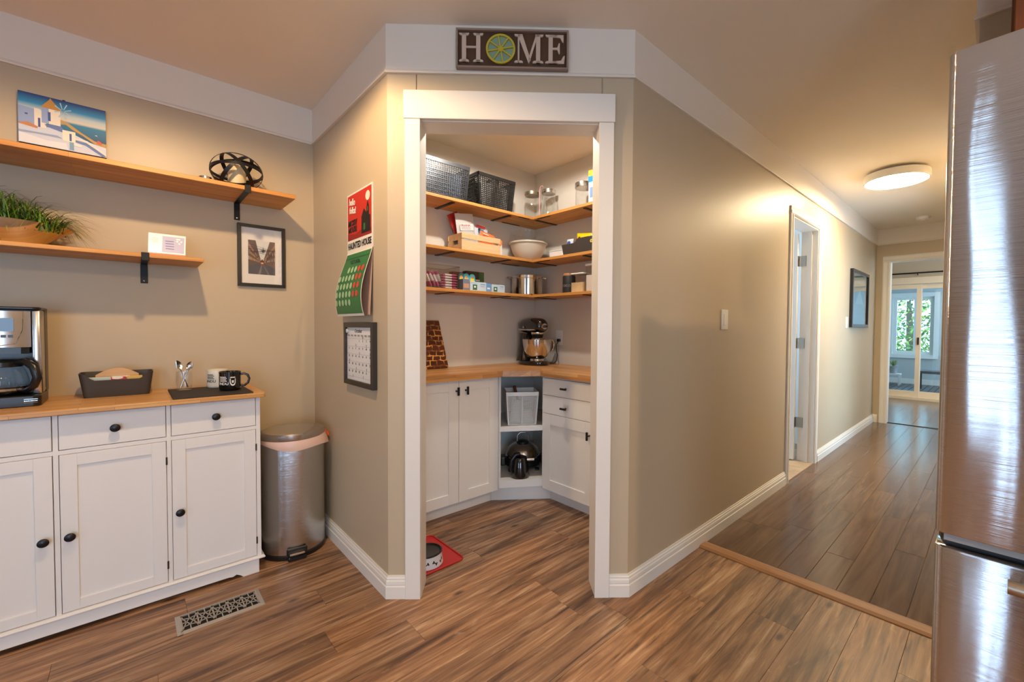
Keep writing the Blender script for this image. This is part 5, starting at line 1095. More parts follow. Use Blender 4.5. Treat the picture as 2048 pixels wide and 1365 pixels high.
# ---- crate with packets
t = thing('wooden_crate', 'pale slatted wooden crate of snacks on the middle pantry shelf', 'crate', (1.738, 2.590, Z2))
for s in (-1, 1):
    e = MB(); x = s * 0.150; e.box(x - 0.006, x + 0.006, -0.082, 0.082, 0, 0.045); e.box(x - 0.006, x + 0.006, -0.082, -0.035, 0.045, 0.075); e.box(x - 0.006, x + 0.006, 0.035, 0.082, 0.045, 0.075); e.box(x - 0.006, x + 0.006, -0.082, 0.082, 0.075, 0.117); e.build('end_panel', M_CRATE, t)
for s in (-1, 1):
    for z0, z1 in ((0.0, 0.068), (0.080, 0.117)): MB().box(-0.160, 0.160, s * 0.0825, s * 0.0885, z0, z1).build('slat', M_CRATE, t, bevel=0.0008)
MB().box(-0.144, 0.144, -0.082, 0.082, 0, 0.006).build('base', M_CRATE, t)
def pouch(name, label, loc, w_, h_, c, rz, tilt, bul=0.012, rough=0.35, prints=(), metal=0.0):
    t = thing(name, label, name.replace('_', ' '), loc, rz); t.rotation_euler = (tilt[0], tilt[1], rz)
    g = MB(); nx, nz = 8, 10; vs = []
    rr = random.Random(hash(label) % 1000 if False else len(label) * 7)
    for sgn in (-1, 1):
        for j in range(nz + 1):
            for i in range(nx + 1):
                u, v = i / nx, j / nz; q = (math.sin(PI * u) * math.sin(PI * v)) ** 0.5 if 0 < u < 1 and 0 < v < 1 else 0
                vs.append(((u - 0.5) * w_, sgn * (0.0008 + bul * q + rr.uniform(-0.0012, 0.0012) * q), v * h_))
    m = (nx + 1) * (nz + 1)
    for sgn in (0, 1):
        for j in range(nz):
            for i in range(nx): k = sgn * m + j * (nx + 1) + i; g.add([], []); g.f.append((k, k + 1, k + nx + 2, k + nx + 1)); g.m.append(0)
    g.v = vs
    rim = [i for i in range(nx + 1)] + [(j + 1) * (nx + 1) - 1 for j in range(1, nz + 1)] + [m - 1 - i for i in range(1, nx + 1)] + [j * (nx + 1) for j in range(nz - 1, 0, -1)]
    for a, b in zip(rim, rim[1:] + rim[:1]): g.f.append((a, b, b + m, a + m)); g.m.append(0)
    g.build('pouch', mat(name + '_%d_%d_%d' % c, c, rough, metal, bump=(70, 0.6)), t, smooth=1.0)
    if prints: flat('label_print', prints, t, -bul - 0.0035)
    return t
p1 = pouch('foil_pouch', 'silver foil pouch standing up in the crate', (1.685, 2.590, Z2 + 0.035), 0.150, 0.235, (196, 190, 184), 0.05, (0.0, -0.16, 0), rough=0.4, metal=0.0, prints=[((226, 216, 210), rect(-0.055, 0.055, 0.12, 0.165))])
text('lettering', 'FRANK', 0.022, mat('ink_red', (170, 40, 40), 0.5), p1, (-0.008, -0.0160, 0.152), sx=1.2)
for z in (0.136, 0.128): flat('text_line', [((150, 110, 110), rect(-0.045, 0.03, z, z + 0.003))], p1, -0.0158)
pouch('red_pouch', 'red pouch behind the silver pouch in the crate', (1.70, 2.632, Z2 + 0.03), 0.09, 0.265, (158, 24, 24), 0.1, (0.0, -0.5, 0), 0.010, prints=[((196, 150, 140), rect(-0.02, 0.015, 0.03, 0.09))])
p2 = pouch('snack_bag', 'blue and white snack bag with red top in the crate', (1.785, 2.612, Z2 + 0.02), 0.13, 0.20, (206, 206, 208), 0.05, (0, 0.1, 0), 0.012, prints=[((196, 44, 28), rect(-0.05, 0.03, 0.175, 0.19)), ((70, 110, 150), ell(0.0, 0.148, 0.03, 0.018, 12)), ((40, 50, 80), ell(-0.02, 0.16, 0.012, 0.01, 10))])
pouch('orange_bag', 'orange bag in front of the blue snack bag in the crate', (1.815, 2.574, Z2 + 0.02), 0.13, 0.142, (236, 120, 60), 0.05, (0, 0.16, 0), 0.014, prints=[((220, 60, 40), rect(-0.05, 0.01, 0.10, 0.115)), ((240, 220, 210), rect(-0.05, 0.0, 0.12, 0.126))])
t = packs('snack_carton', 'white and orange carton leaning at the crate right end', 'carton', (1.918, 2.502 - 0.0, Z2), (0.045, 0.010, 0.118), (228, 222, 214)); t.location = (1.921, 2.545, Z2)
flat('print', [((222, 128, 52), rect(-0.021, 0.021, 0.085, 0.117)), ((190, 60, 40), rect(-0.012, 0.012, 0.078, 0.083))], t, -0.0053)

# ---- mixing bowl, glass lid, white box, black caddy
t = thing('mixing_bowl', 'large cream ceramic mixing bowl in the corner of the middle shelf', 'bowl', (2.205, 2.555, Z2))
MB().lathe([(0, 0), (0.075, 0), (0.085, 0.006), (0.120, 0.06), (0.137, 0.115), (0.139, 0.122), (0.148, 0.124), (0.150, 0.130), (0.147, 0.136), (0.138, 0.136), (0.133, 0.125), (0.115, 0.062), (0.078, 0.012), (0, 0.01)], 48).build('body', mat('stoneware_cream', (196, 186, 168), 0.35), t, smooth=0.9)
t = thing('glass_bowl', 'clear glass bowl nested inside the mixing bowl', 'bowl', (2.205, 2.555, Z2 + 0.045))
MB().lathe([(0, 0), (0.06, 0), (0.085, 0.03), (0.118, 0.115), (0.132, 0.165), (0.133, 0.17), (0.130, 0.17), (0.115, 0.115), (0.082, 0.033), (0.058, 0.004), (0, 0.004)], 44).build('body', M_GLASS, t, smooth=0.9)
t = thing('white_box', 'low white box behind the black caddy on the middle shelf', 'box', (2.375, 2.32, Z2))
MB().box(-0.035, 0.035, -0.12, 0.14, 0, 0.075).build('body', M_WPL, t, bevel=0.003); MB().box(-0.037, 0.037, -0.122, 0.142, 0.0752, 0.083).build('lid', M_WPL, t, bevel=0.002)
t = thing('storage_caddy', 'dark grey plastic caddy with yellow bag on the middle shelf', 'bin', (2.272, 2.04, Z2), RZ90)
b = trough(0.30, 0.33, 0.115, 0.13, 0.105, 0.0)
b.v = [(x, y, z if z < 0.09 else z - 0.028 * (1 if x < -0.03 else max(0, 1 - (x + 0.03) / 0.03)) * (1 if y < 0 else 0.2)) for x, y, z in b.v]
b.build('tub', M_DGREY, t, smooth=0.6)
flat('flower_print', [((212, 190, 60), ell(0.125 + 0.008 * math.cos(a), 0.072 + 0.008 * math.sin(a), 0.005, 0.005, 8)) for a in [PI / 3 * k for k in range(6)]] + [((120, 90, 30), ell(0.125, 0.072, 0.004, 0.004, 8))], t, -0.064)
pouch('yellow_bag', 'crumpled yellow snack bag in the dark grey caddy', (2.272, 2.035, Z2 + 0.006), 0.17, 0.142, (222, 196, 20), RZ90, (0, 0.12, 0), 0.03, prints=[((150, 60, 30), ell(-0.05, 0.09, 0.014, 0.012, 10)), ((120, 40, 30), ell(-0.03, 0.105, 0.01, 0.008, 10))])
pouch('white_bag', 'white and blue bag at the left of the dark grey caddy', (2.256, 2.155, Z2 + 0.006), 0.06, 0.115, (206, 214, 226), RZ90, (0, 0, 0), 0.012, prints=[((60, 90, 160), ell(0.0, 0.085, 0.016, 0.014, 12))])

# ---- lowest shelf
t = thing('clear_bin', 'clear plastic bin of pink wrapped bars on the lowest shelf', 'bin', (1.43, 2.585, Z3))
g = MB(); W2_, D2_, H2_ = 0.125, 0.095, 0.15
for s in (-1, 1): g.box(s * W2_ - 0.001, s * W2_ + 0.001, -D2_, D2_, 0.002, H2_); g.box(-W2_ + 0.001, W2_ - 0.001, s * D2_ - 0.001, s * D2_ + 0.001, 0.002, H2_)
g.box(-W2_, W2_, -D2_, D2_, 0, 0.002); g.build('walls', M_PLASTIC, t)
MB().run([(-W2_, -D2_), (W2_, -D2_), (W2_, D2_), (-W2_, D2_), (-W2_, -D2_)], [(-0.003, H2_ - 0.004), (-0.003, H2_), (0.002, H2_), (0.002, H2_ - 0.004)], sign=1).build('rim', M_PLASTIC, t)
mp, mw = mat('wrapper_pink', (184, 84, 126), 0.35), mat('wrapper_white', (232, 224, 224), 0.35)
def snack_bar(label, loc, rx, ry, rz, grp):
    t = thing('snack_bar', label, 'snack bar', loc, rz, grp); t.rotation_euler = (rx, ry, rz)
    MB().box(-0.05, 0.05, -0.016, 0.016, 0, 0.011).build('wrapper', mp, t, bevel=0.003); MB().box(-0.034, 0.018, -0.0165, 0.0165, -0.0003, 0.0113).build('label_band', mw, t, bevel=0.003)
    for s in (-1, 1): MB().box(s * 0.05, s * 0.058, -0.016, 0.016, 0.005, 0.0062).build('crimp', mw, t)
for k in range(6): snack_bar('pink wrapped snack bar, number %s from the bottom of the neat stack' % ['one', 'two', 'three', 'four', 'five', 'six'][k], (1.487, 2.515, Z3 + 0.0035 + 0.0165 * k), 0.04, 0, random.uniform(-0.04, 0.04), 'pink snack bars in the clear bin')
for k in range(10):
    snack_bar('pink wrapped snack bar standing loose, %s from the left in the clear bin' % ['first', 'second', 'third', 'fourth', 'fifth', 'sixth', 'seventh', 'eighth', 'ninth', 'tenth'][k], (1.345 + 0.0085 * k, 2.535 + 0.028 * (k % 3), Z3 + 0.056 + 0.004 * (k % 2)), 0.0, 1.15 + 0.1 * math.sin(k * 2.1), PI / 2 * 0 + 0.5 * math.sin(k * 1.7) * 0.3, 'loose pink snack bars in the clear bin')
def tea_box(label, loc, sz, c, prints, rz=0.0):
    t = thing('small_box', label, 'box', loc, rz, 'small food boxes on the lowest shelf')
    MB().box(-sz[0] / 2, sz[0] / 2, -sz[1] / 2, sz[1] / 2, 0, sz[2]).build('carton', mat('box_%d_%d_%d' % c, c, 0.5), t, bevel=0.0012)
    if prints: flat('label_print', [(q, [(x * sz[0], z * sz[2]) for x, z in p]) for q, p in prints], t, -sz[1] / 2 - 0.0004)
    return t
GR = (60, 106, 76); LB = (196, 216, 228)
tea_box('pale blue box with green square, left of its pair', (1.708, 2.535, Z3), (0.132, 0.075, 0.062), LB, [(GR, rect(-0.34, -0.08, 0.1, 0.7)), ((226, 232, 220), ell(-0.21, 0.45, 0.06, 0.12, 10)), ((120, 150, 190), rect(0.12, 0.42, 0.72, 0.80)), ((150, 170, 200), rect(0.12, 0.38, 0.5, 0.55)), ((110, 160, 200), rect(-0.46, -0.1, 0.84, 0.88))])
tea_box('pale blue box with green square, right of its pair', (1.878, 2.535, Z3), (0.115, 0.075, 0.056), LB, [(GR, rect(-0.36, -0.08, 0.1, 0.68)), ((226, 232, 220), ell(-0.22, 0.42, 0.07, 0.12, 10)), ((120, 150, 190), rect(0.12, 0.42, 0.72, 0.80)), ((150, 170, 200), rect(0.12, 0.38, 0.5, 0.55))])
tea_box('blue box end between the two pale boxes', (1.797, 2.54, Z3), (0.040, 0.075, 0.060), (112, 160, 206), [((220, 230, 236), rect(-0.3, 0.3, 0.3, 0.5))])
tea_box('grey blue box left of the pale boxes', (1.612, 2.535, Z3), (0.052, 0.075, 0.075), (120, 124, 140), [((196, 150, 120), rect(-0.4, 0.4, 0.2, 0.6))])
tea_box('dark crimson box behind the grey blue box', (1.632, 2.655, Z3), (0.09, 0.05, 0.135), (112, 20, 36), [((150, 60, 70), ell(0.0, 0.55, 0.2, 0.1, 12))])
tea_box('dark green and brown box at the back of the lowest shelf', (1.772, 2.655, Z3), (0.15, 0.05, 0.150), (66, 50, 32), [((74, 96, 50), rect(0.2, 0.5, 0, 1)), ((214, 206, 190), rect(0.02, 0.25, 0.55, 0.63)), ((150, 140, 120), rect(-0.3, 0.2, 0.2, 0.26))])
tea_box('long dark brown box lying behind the right pale box', (1.905, 2.64, Z3), (0.10, 0.09, 0.070), (60, 38, 28), [])
for i, (x, c, l) in enumerate(((1.622, (70, 130, 140), 'leftmost rounded teal snack tab'), (1.664, (90, 180, 200), 'middle rounded blue snack tab'), (1.714, (96, 196, 214), 'rightmost rounded blue snack tab'))):
    t = thing('snack_tab', l + ' standing among the boxes', 'packet', (x, 2.578 + 0.003 * i, Z3), 0, 'rounded snack tabs')
    MB().prism([(-0.023, 0), (0.023, 0), (0.023, 0.10)] + [(0.023 * math.cos(a), 0.10 + 0.023 * math.sin(a)) for a in [PI * k / 8 for k in range(1, 8)]] + [(-0.023, 0.10)], -0.004, 0.004, 'xz').build('card', mat('tab_%d' % i, c, 0.45), t)
    flat('print', [((236, 200, 60), [(-0.018, 0.07), (0.018, 0.07), (0.014, 0.086), (0.006, 0.104), (-0.006, 0.106), (-0.014, 0.088)]), ((240, 130, 90), ell(0, 0.096, 0.008, 0.006, 8))], t, -0.0043)

t = thing('stock_pot', 'stainless steel stock pot in the corner of the lowest shelf', 'pot', (2.215, 2.575, Z3), -0.76)
MB().lathe([(0, 0), (0.112, 0), (0.118, 0.006), (0.120, 0.125), (0.126, 0.128), (0.126, 0.148), (0.122, 0.150), (0.119, 0.148), (0.117, 0.126), (0.115, 0.01), (0, 0.008)], 48).build('body', M_CHROME, t, smooth=0.7)
for s in (-1, 1): MB().tube([(s * 0.12, -0.035, 0.135), (s * 0.150, -0.03, 0.138), (s * 0.156, 0, 0.139), (s * 0.150, 0.03, 0.138), (s * 0.12, 0.035, 0.135)], 0.0055, 10).build('handle', M_CHROME, t, smooth=1)
t = thing('canister', 'matte black canister with wooden lid on the lowest shelf', 'canister', (2.285, 2.192, Z3))
MB().lathe([(0, 0), (0.044, 0), (0.047, 0.003), (0.047, 0.122), (0.044, 0.128), (0, 0.128)], 32).build('body', mat('canister_black', (30, 28, 27), 0.6), t, smooth=0.6)
MB().lathe([(0, 0.1285), (0.040, 0.1285), (0.041, 0.132), (0.041, 0.142), (0.039, 0.145), (0, 0.145)], 32).build('lid', wood('canister_lid', (170, 110, 64), (196, 140, 90), 'x'), t, smooth=0.6)
text('lettering', 'COCOA', 0.022, mat('canister_ink', (150, 140, 130), 0.5), t, (0, 0, 0), wrap=(0.0473, 0.055, math.atan2(-2.192, -2.285) - 0.35), spacing=1.1)
t = thing('cereal_container', 'clear container half full of oats beside the black canister', 'container', (2.285, 2.075, Z3), RZ90)
g = MB(); g.rbox(-0.062, 0.062, -0.05, 0.05, 0, 0.128, 0.018); o = g.build('walls', M_PLASTIC, t, smooth=0.6)
MB().rbox(-0.059, 0.059, -0.047, 0.047, 0.002, 0.072, 0.017).build('oats', mat('oats', (206, 176, 130), 0.9, bump=(120, 1.0), var=0.25), t, smooth=0.6)
MB().rbox(-0.064, 0.064, -0.052, 0.052, 0.1285, 0.138, 0.018).build('lid', M_WPL, t, bevel=0.002)
t = thing('flour_container', 'tall frosted container of flour at the shelf right end', 'container', (2.29, 1.925, Z3), RZ90)
MB().rbox(-0.07, 0.07, -0.055, 0.055, 0, 0.178, 0.015).build('walls', M_PLASTIC, t, smooth=0.6)
MB().rbox(-0.067, 0.067, -0.052, 0.052, 0.002, 0.115, 0.014).build('flour', mat('flour', (226, 214, 200), 0.9), t, smooth=0.6)
MB().rbox(-0.074, 0.074, -0.059, 0.059, 0.1785, 0.192, 0.015).build('lid', M_WPL, t, bevel=0.003)

# ---- counter things
t = thing('cutting_board', 'dark end grain cutting board leaning on the pantry wall', 'cutting board', (1.437, 2.652, ZC)); t.rotation_euler = (-0.155, 0, 0)
M_BRD = NT('end_grain'); tc = M_BRD.n('ShaderNodeTexCoord'); sp = M_BRD.n('ShaderNodeSeparateXYZ'); M_BRD.l(tc.outputs['Object'], sp.inputs[0])
cb = M_BRD.n('ShaderNodeCombineXYZ'); M_BRD.l(sp.outputs['X'], cb.inputs[0]); M_BRD.l(sp.outputs['Z'], cb.inputs[1])
nz_ = M_BRD.n('ShaderNodeTexNoise'); nz_.inputs['Scale'].default_value = 22; nz_.inputs['Detail'].default_value = 2; M_BRD.l(cb.outputs[0], nz_.inputs['Vector'])
mx_ = M_BRD.n('ShaderNodeVectorMath', operation='MULTIPLY_ADD'); mx_.inputs[1].default_value = (0.03, 0.03, 0); M_BRD.l(nz_.outputs['Color'], mx_.inputs[0]); M_BRD.l(cb.outputs[0], mx_.inputs[2])
br = M_BRD.n('ShaderNodeTexBrick'); M_BRD.l(mx_.outputs[0], br.inputs['Vector']); br.inputs['Scale'].default_value = 1; br.inputs['Brick Width'].default_value = 0.052; br.inputs['Row Height'].default_value = 0.034; br.inputs['Mortar Size'].default_value = 0.0042; br.inputs['Mortar Smooth'].default_value = 0.3
br.inputs['Color1'].default_value = rgb((64, 26, 14)); br.inputs['Color2'].default_value = rgb((92, 42, 20)); br.inputs['Mortar'].default_value = rgb((214, 150, 78))
f = M_BRD.noise(M_BRD.coord((18, 18, 18)), 1.0, 3, 0.5)
M_BRD.l(M_BRD.mix(br.outputs['Color'], rgb((84, 36, 18)), M_BRD.ramp(f, ((0.44, (0, 0, 0)), (0.56, (235, 235, 235))))), M_BRD.b.inputs['Base Color']); M_BRD.b.inputs['Roughness'].default_value = 0.35
MB().prism([(-0.125, 0), (0.118, 0), (0.122, 0.006), (0.076, 0.326), (0.074, 0.328), (-0.125, 0.328)], -0.02, 0.0, 'xz').build('board', M_BRD.m, t, bevel=0.002)

t = thing('stand_mixer', 'black stand mixer with steel bowl on the pantry counter', 'mixer', (2.215, 2.515, ZC), -1.7)
# local +x is the nose of the mixer
M_MIX = mat('mixer_black', (16, 15, 15), 0.1, coat=0.7)
MB().prism([(0.17 * math.cos(a) * (1.0 if math.cos(a) > 0 else 0.75) , 0.10 * math.sin(a)) for a in [2 * PI * k / 36 for k in range(36)]], 0, 0.032).build('foot', M_MIX, t, bevel=0.008, seg=2, smooth=0.7)
pd = MB(); vs = []; N = 20; secs = [(-0.075, 0.075, 0.085, 0.025), (-0.085, 0.055, 0.062, 0.08), (-0.09, 0.048, 0.052, 0.15), (-0.085, 0.055, 0.052, 0.20), (-0.07, 0.08, 0.054, 0.24)]
for cx, rx, ry, z in secs:
    for k in range(N): a = 2 * PI * k / N; vs.append((cx + rx * math.cos(a), ry * math.sin(a), z))
pd.add(vs, [(i * N + k, i * N + (k + 1) % N, (i + 1) * N + (k + 1) % N, (i + 1) * N + k) for i in range(len(secs) - 1) for k in range(N)] + [tuple(range(N))[::-1], tuple(range((len(secs) - 1) * N, len(secs) * N))]); pd.build('pedestal', M_MIX, t, smooth=1)
hd = MB(); vs = []; N = 28; secs = [(-0.158, 0.01), (-0.150, 0.036), (-0.125, 0.054), (-0.08, 0.064), (-0.02, 0.067), (0.05, 0.066), (0.11, 0.062), (0.140, 0.056), (0.152, 0.045), (0.156, 0.02)]
for x, r in secs:
    for k in range(N): a = 2 * PI * k / N; z = r * math.sin(a); vs.append((x, r * 0.86 * math.cos(a), 0.292 + (z if z > 0 else z * 0.80)))
hd.add(vs, [(i * N + k, i * N + (k + 1) % N, (i + 1) * N + (k + 1) % N, (i + 1) * N + k) for i in range(len(secs) - 1) for k in range(N)] + [tuple(range(N))[::-1], tuple(range((len(secs) - 1) * N, len(secs) * N))]); hd = hd.build('motor_head', M_MIX, t, smooth=1)
for s in (-1, 1): MB().tube([(-0.12, s * 0.0475, 0.268), (-0.05, s * 0.0555, 0.266), (0.05, s * 0.057, 0.266), (0.115, s * 0.0525, 0.267)], 0.007, 8, flat=1).build('trim_band', M_CHROME, hd, smooth=1)
MB().lathe([(0, 0.0), (0.022, 0.0), (0.024, -0.004), (0.024, -0.014), (0.0, -0.016)][::-1], 24, (0.168, 0, 0.292), 'x').build('hub_cap', M_CHROME, hd, smooth=0.7)
MB().lathe([(0.011, 0.0), (0.009, 0.022), (0, 0.024)], 14, (0.168, 0, 0.292), 'x').build('hub_knob', M_BLKPL, hd)
MB().lathe([(0.0, 0.232), (0.048, 0.232), (0.05, 0.236), (0.05, 0.248), (0.0, 0.250)], 28, (0.075, 0, 0)).build('planetary_ring', M_CHROME, t, smooth=0.6)
MB().lathe([(0.0, 0.205), (0.038, 0.205), (0.045, 0.232), (0.0, 0.232)], 28, (0.075, 0, 0)).build('planetary', M_BLKPL, t, smooth=0.6)
bw = MB().lathe([(0, 0.042), (0.05, 0.042), (0.052, 0.034), (0.056, 0.034), (0.053, 0.048), (0.075, 0.068), (0.10, 0.11), (0.109, 0.16), (0.111, 0.192), (0.114, 0.194), (0.111, 0.197), (0.107, 0.194), (0.105, 0.16), (0.095, 0.11), (0.07, 0.07), (0, 0.052)], 44, (0.07, 0, 0)).build('bowl', M_CHROME, t, smooth=0.8)
MB().tube([(0.07 + 0.0, 0.108, 0.185), (0.07, 0.145, 0.188), (0.07, 0.160, 0.165), (0.07, 0.152, 0.12), (0.07, 0.128, 0.095), (0.07, 0.094, 0.10)], [0.009, 0.010, 0.009, 0.008, 0.008, 0.006], 10).build('bowl_handle', M_CHROME, bw, smooth=1)
MB().lathe([(0, -0.016), (0.009, -0.014), (0.007, 0.0)], 12, (-0.02, -0.054, 0.285), 'y').build('lock_knob', M_CHROME, hd)
t2 = thing('power_cord', 'black power cord curling from the mixer to the outlet', 'cord', (2.315, 2.42, ZC))
MB().tube([(0.0, 0.0, 0.006), (0.022, -0.02, 0.01), (0.045, -0.028, 0.028), (0.06, -0.022, 0.07), (0.058, -0.012, 0.115), (0.06, -0.01, 0.15), (0.085, -0.012, 0.184)], 0.0038, 8).build('cable', M_BLKPL, t2, smooth=1)
MB().box(0.074, 0.0935, -0.026, 0.002, 0.174, 0.196).build('plug', M_BLKPL, t2, bevel=0.003)
t = thing('wall_outlet', 'white wall outlet on the pantry side wall', 'outlet', (XP - 0.0003, 2.42, 1.095), RZ90)
MB().box(-0.038, 0.038, -0.006, 0, -0.06, 0.06).build('plate', M_WPL, t, bevel=0.003)
for z in (0.022, -0.022): MB().box(-0.017, 0.017, -0.0085, -0.006, z - 0.016, z + 0.016).build('socket', M_WPL, t, bevel=0.002)

# ---- in the open corner unit
ca = math.atan2(CB.y - CA.y, CB.x - CA.x)
t = thing('mesh_bin', 'white perforated metal bin on the upper corner shelf', 'bin', (1.955, 2.335, 0.5115), ca)
def mesh_bin(t, wb, wt, db, dt, h, sp):
    g = MB()
    def P(k, side, u):
        a, c = (wb + (wt - wb) * k) / 2, (db + (dt - db) * k) / 2; z = h * k
        return [Vector((-a + 2 * a * u, -c, z)), Vector((a, -c + 2 * c * u, z)), Vector((a - 2 * a * u, c, z)), Vector((-a, c - 2 * c * u, z))][side]
    for side in range(4):
        L_ = wt if side % 2 == 0 else dt; n_ = int(L_ / sp); nz = int(h * 0.86 / sp)
        nv = [Vector((0, -1, 0)), Vector((1, 0, 0)), Vector((0, 1, 0)), Vector((-1, 0, 0))][side]; tv = Vector((-nv.y, nv.x, 0))
        for i in range(n_ + 1): g.bar(P(0.02, side, i / n_), P(0.88, side, i / n_), tv * 0.0022, nv * 0.0012)
        for j in range(nz + 1): k = 0.02 + 0.86 * j / nz; g.bar(P(k, side, 0), P(k, side, 1), Vector((0, 0, 0.0022)), nv * 0.0012)
    g.build('mesh_wall', M_WPL, t)
    for sx in (-1, 1):
        for sy in (-1, 1): MB().bar((sx * wb / 2, sy * db / 2, 0), (sx * wt / 2, sy * dt / 2, h), (0.008, 0, 0), (0, 0.008, 0)).build('corner_post', M_WPL, t)
    for sy in (-1, 1): MB().bar((0, sy * db / 2, 0), (0, sy * dt / 2, h), (0.006, 0, 0), (0, 0.004, 0)).build('middle_post', M_WPL, t)
    q = [(-wt / 2 - 0.003, -dt / 2 - 0.003), (wt / 2 + 0.003, -dt / 2 - 0.003), (wt / 2 + 0.003, dt / 2 + 0.003), (-wt / 2 - 0.003, dt / 2 + 0.003)]
    MB().run(q + [q[0]], [(0, h * 0.88), (0, h), (0.005, h), (0.005, h * 0.88)], sign=1).build('rim', M_WPL, t, bevel=0.001)
    MB().box(-wb / 2, wb / 2, -db / 2, db / 2, 0, 0.003).build('base', M_WPL, t)
mesh_bin(t, 0.185, 0.215, 0.19, 0.22, 0.225, 0.0075)
pouch('clear_pouch', 'crumpled clear bag inside the left half of the mesh bin', (1.902, 2.330, 0.5155), 0.076, 0.16, (206, 204, 200), ca, (0, 0.1, 0), 0.022)
pouch('pale_pouch', 'pale bag with green print inside the right half of the mesh bin', (1.974, 2.277, 0.5155), 0.076, 0.15, (196, 190, 178), ca, (0, -0.1, 0), 0.022, prints=[((120, 150, 110), rect(-0.025, 0.03, 0.09, 0.13))])
t = thing('brush', 'wooden brush handle sticking out of the mesh bin', 'brush', (1.965, 2.375, 0.5155), ca)
MB().tube([(0.03, 0.02, 0), (0.0, 0.0, 0.13), (-0.03, -0.015, 0.245)], [0.008, 0.009, 0.011], 10).build('handle', M_DARKWOOD, t, smooth=1)
MB().box(0.0, 0.05, 0.005, 0.04, 0.0, 0.05).build('bristles', M_CRATE, t)
t = thing('round_board', 'round wooden board standing behind the mesh bin', 'board', (2.16, 2.21, 0.5115), 0.15)
MB().lathe([(0, -0.008), (0.118, -0.008), (0.12, -0.006), (0.12, 0.006), (0.118, 0.008), (0, 0.008)], 40, (0, 0, 0.1201), 'y').build('disc', wood('board_wood', (150, 96, 54), (186, 130, 82), 'x'), t, smooth=0.6)
# waffle maker
t = thing('waffle_maker', 'black and chrome domed waffle maker on the lower corner shelf', 'waffle maker', (2.035, 2.405, 0.1552), ca)
MB().lathe([(0, 0.012), (0.10, 0.012), (0.125, 0.03), (0.128, 0.075), (0.11, 0.085), (0, 0.085)], 36).build('base', M_BLKPL, t, smooth=0.7)
MB().lathe([(0.116, 0.0855), (0.124, 0.088), (0.124, 0.098), (0.116, 0.1)], 36, close=True).build('chrome_ring', M_CHROME, t)
MB().lathe([(0, 0.1005), (0.118, 0.1005), (0.118, 0.118), (0.105, 0.148), (0.075, 0.172), (0.04, 0.182), (0, 0.184)], 40).build('lid', M_STEEL, t, smooth=0.7)
MB().lathe([(0.0, 0.1845), (0.045, 0.181), (0.045, 0.192), (0.03, 0.2), (0, 0.202)], 24).build('cap', M_BLKPL, t, smooth=0.7)
MB().tube([(-0.04, 0, 0.19), (-0.04, 0, 0.235), (-0.02, 0, 0.255), (0.02, 0, 0.255), (0.04, 0, 0.235), (0.04, 0, 0.19)], 0.005, 10).build('loop_handle', M_STEEL, t, smooth=1)
for s in (-1, 1): MB().box(s * 0.125, s * 0.165, -0.05, 0.03, 0.03, 0.095).build('side_grip', M_BLKPL, t, bevel=0.01, seg=2)
for s in (-1, 1): MB().box(s * 0.08, s * 0.11, -0.09, -0.06, 0, 0.012).build('foot', M_BLKPL, t)
# kettle jug in front
t = thing('kettle', 'black jug kettle with chrome handle in front of the waffle maker', 'kettle', (1.895, 2.268, 0.1552), ca)
MB().lathe([(0, 0), (0.064, 0), (0.066, 0.004), (0.060, 0.07), (0.050, 0.125), (0.044, 0.135), (0, 0.138)], 36).build('jug', M_MIX, t, smooth=0.7)
MB().tube([(-0.045, 0, 0.01), (-0.062, -0.005, 0.06), (-0.058, -0.006, 0.115), (-0.03, -0.004, 0.150), (0.0, 0, 0.152)], [0.012, 0.014, 0.015, 0.016, 0.014], 12).build('grip', M_BLKPL, t, smooth=1)
MB().lathe([(0, 0), (0.011, 0.001), (0.011, 0.095), (0, 0.096)], 18, (0.0, -0.012, 0.118), 'x').build('chrome_bar', M_CHROME, t, smooth=0.6)
t = thing('glass_bottle', 'clear bottle with white cap at the back of the corner shelf', 'bottle', (2.225, 2.235, 0.1552))
MB().lathe([(0, 0), (0.03, 0), (0.032, 0.004), (0.032, 0.16), (0.024, 0.18), (0.024, 0.19)], 24).build('body', M_GLASS, t, smooth=0.7); MB().lathe([(0.027, 0.185), (0.027, 0.205), (0, 0.206)], 20).build('cap', M_WPL, t, smooth=0.7)
pouch('flour_bag', 'tall yellow bag at the right of the lower corner shelf', (2.118, 2.185, 0.1552), 0.13, 0.31, (206, 166, 20), 0.1, (0, 0, 0), 0.018)

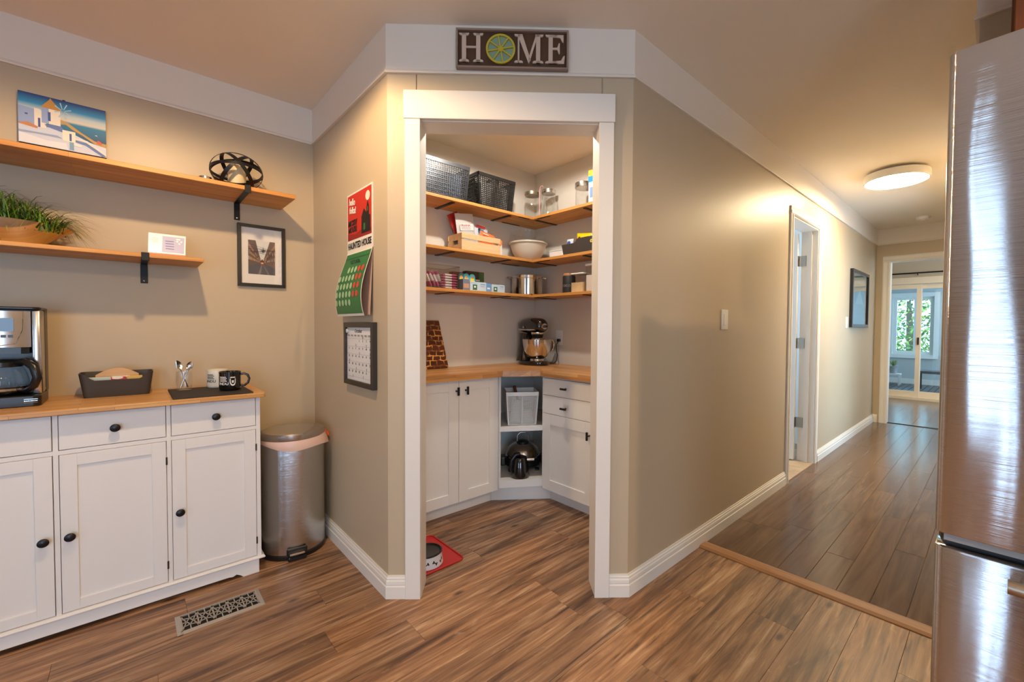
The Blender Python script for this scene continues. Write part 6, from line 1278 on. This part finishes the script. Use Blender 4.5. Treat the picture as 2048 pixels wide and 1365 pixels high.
# ---- pet mat and bowls
t = thing('pet_mat', 'red rubber pet mat on the pantry floor', 'mat', (1.045, 2.03, 0.0004), 0.0)
g = MB().rbox(-0.135, 0.15, -0.17, 0.17, 0, 0.003, 0.03); g.build('sheet', mat('mat_red', (190, 34, 34), 0.5), t)
q = [(0.15 - 0.03 + 0.03 * math.cos(a), 0.14 + 0.03 * math.sin(a)) for a in [PI / 2 * k / 4 for k in range(5)]] + [(-0.105 - 0.03 * math.sin(a), 0.14 + 0.03 * math.cos(a)) for a in [PI / 2 * k / 4 for k in range(5)]] + [(-0.105 - 0.03 * math.cos(a), -0.14 - 0.03 * math.sin(a)) for a in [PI / 2 * k / 4 for k in range(5)]] + [(0.12 + 0.03 * math.sin(a), -0.14 - 0.03 * math.cos(a)) for a in [PI / 2 * k / 4 for k in range(5)]]
MB().tube([(x, y_, 0.005) for x, y_ in q], 0.004, 8, closed=True).build('raised_edge', MATS['mat_red'], t, smooth=1)
def pet_bowl(label, loc, rim, bones):
    t = thing('pet_bowl', label, 'pet bowl', loc, 0, 'pet bowls on the red mat')
    MB().lathe([(0, 0), (0.078, 0), (0.080, 0.003), (0.073, 0.05), (0.071, 0.056)], 40).build('body', mat('bowl_white', (222, 222, 226), 0.3), t, smooth=0.7)
    MB().lathe([(0.071, 0.0562), (0.076, 0.058), (0.076, 0.063), (0.070, 0.065), (0.066, 0.062), (0.055, 0.02), (0, 0.016)], 40).build('insert', rim, t, smooth=0.8)
    a0 = math.atan2(-loc[1], -loc[0])
    if bones:
        for k in range(7):
            ac = a0 + 0.55 * (k - 3); bn = []
            R = 0.0782
            def w3(u, z): zz = 0.026 + z; r_ = 0.0803 - 0.0073 * zz / 0.05 + 0.0006; return (r_ * math.cos(ac + u / R), r_ * math.sin(ac + u / R), zz)
            c, s = math.cos(0.5 if k % 2 else -0.6), math.sin(0.5 if k % 2 else -0.6)
            g = MB()
            for P_ in (rect(-0.009, 0.009, -0.0025, 0.0025), ell(-0.010, 0.0035, 0.004, 0.004, 8), ell(-0.010, -0.0035, 0.004, 0.004, 8), ell(0.010, 0.0035, 0.004, 0.004, 8), ell(0.010, -0.0035, 0.004, 0.004, 8)):
                g.poly([w3(x * c - z * s, x * s + z * c) for x, z in P_])
            g.build('bone_print', M_BLKPL, t)
pet_bowl('white pet bowl with black bones on the red mat', (1.035, 1.955, 0.0046), M_BLKPL, True)
pet_bowl('plain pet bowl at the back of the red mat', (1.030, 2.110, 0.0046), mat('insert_steel', (170, 168, 166), 0.25, 1.0), False)
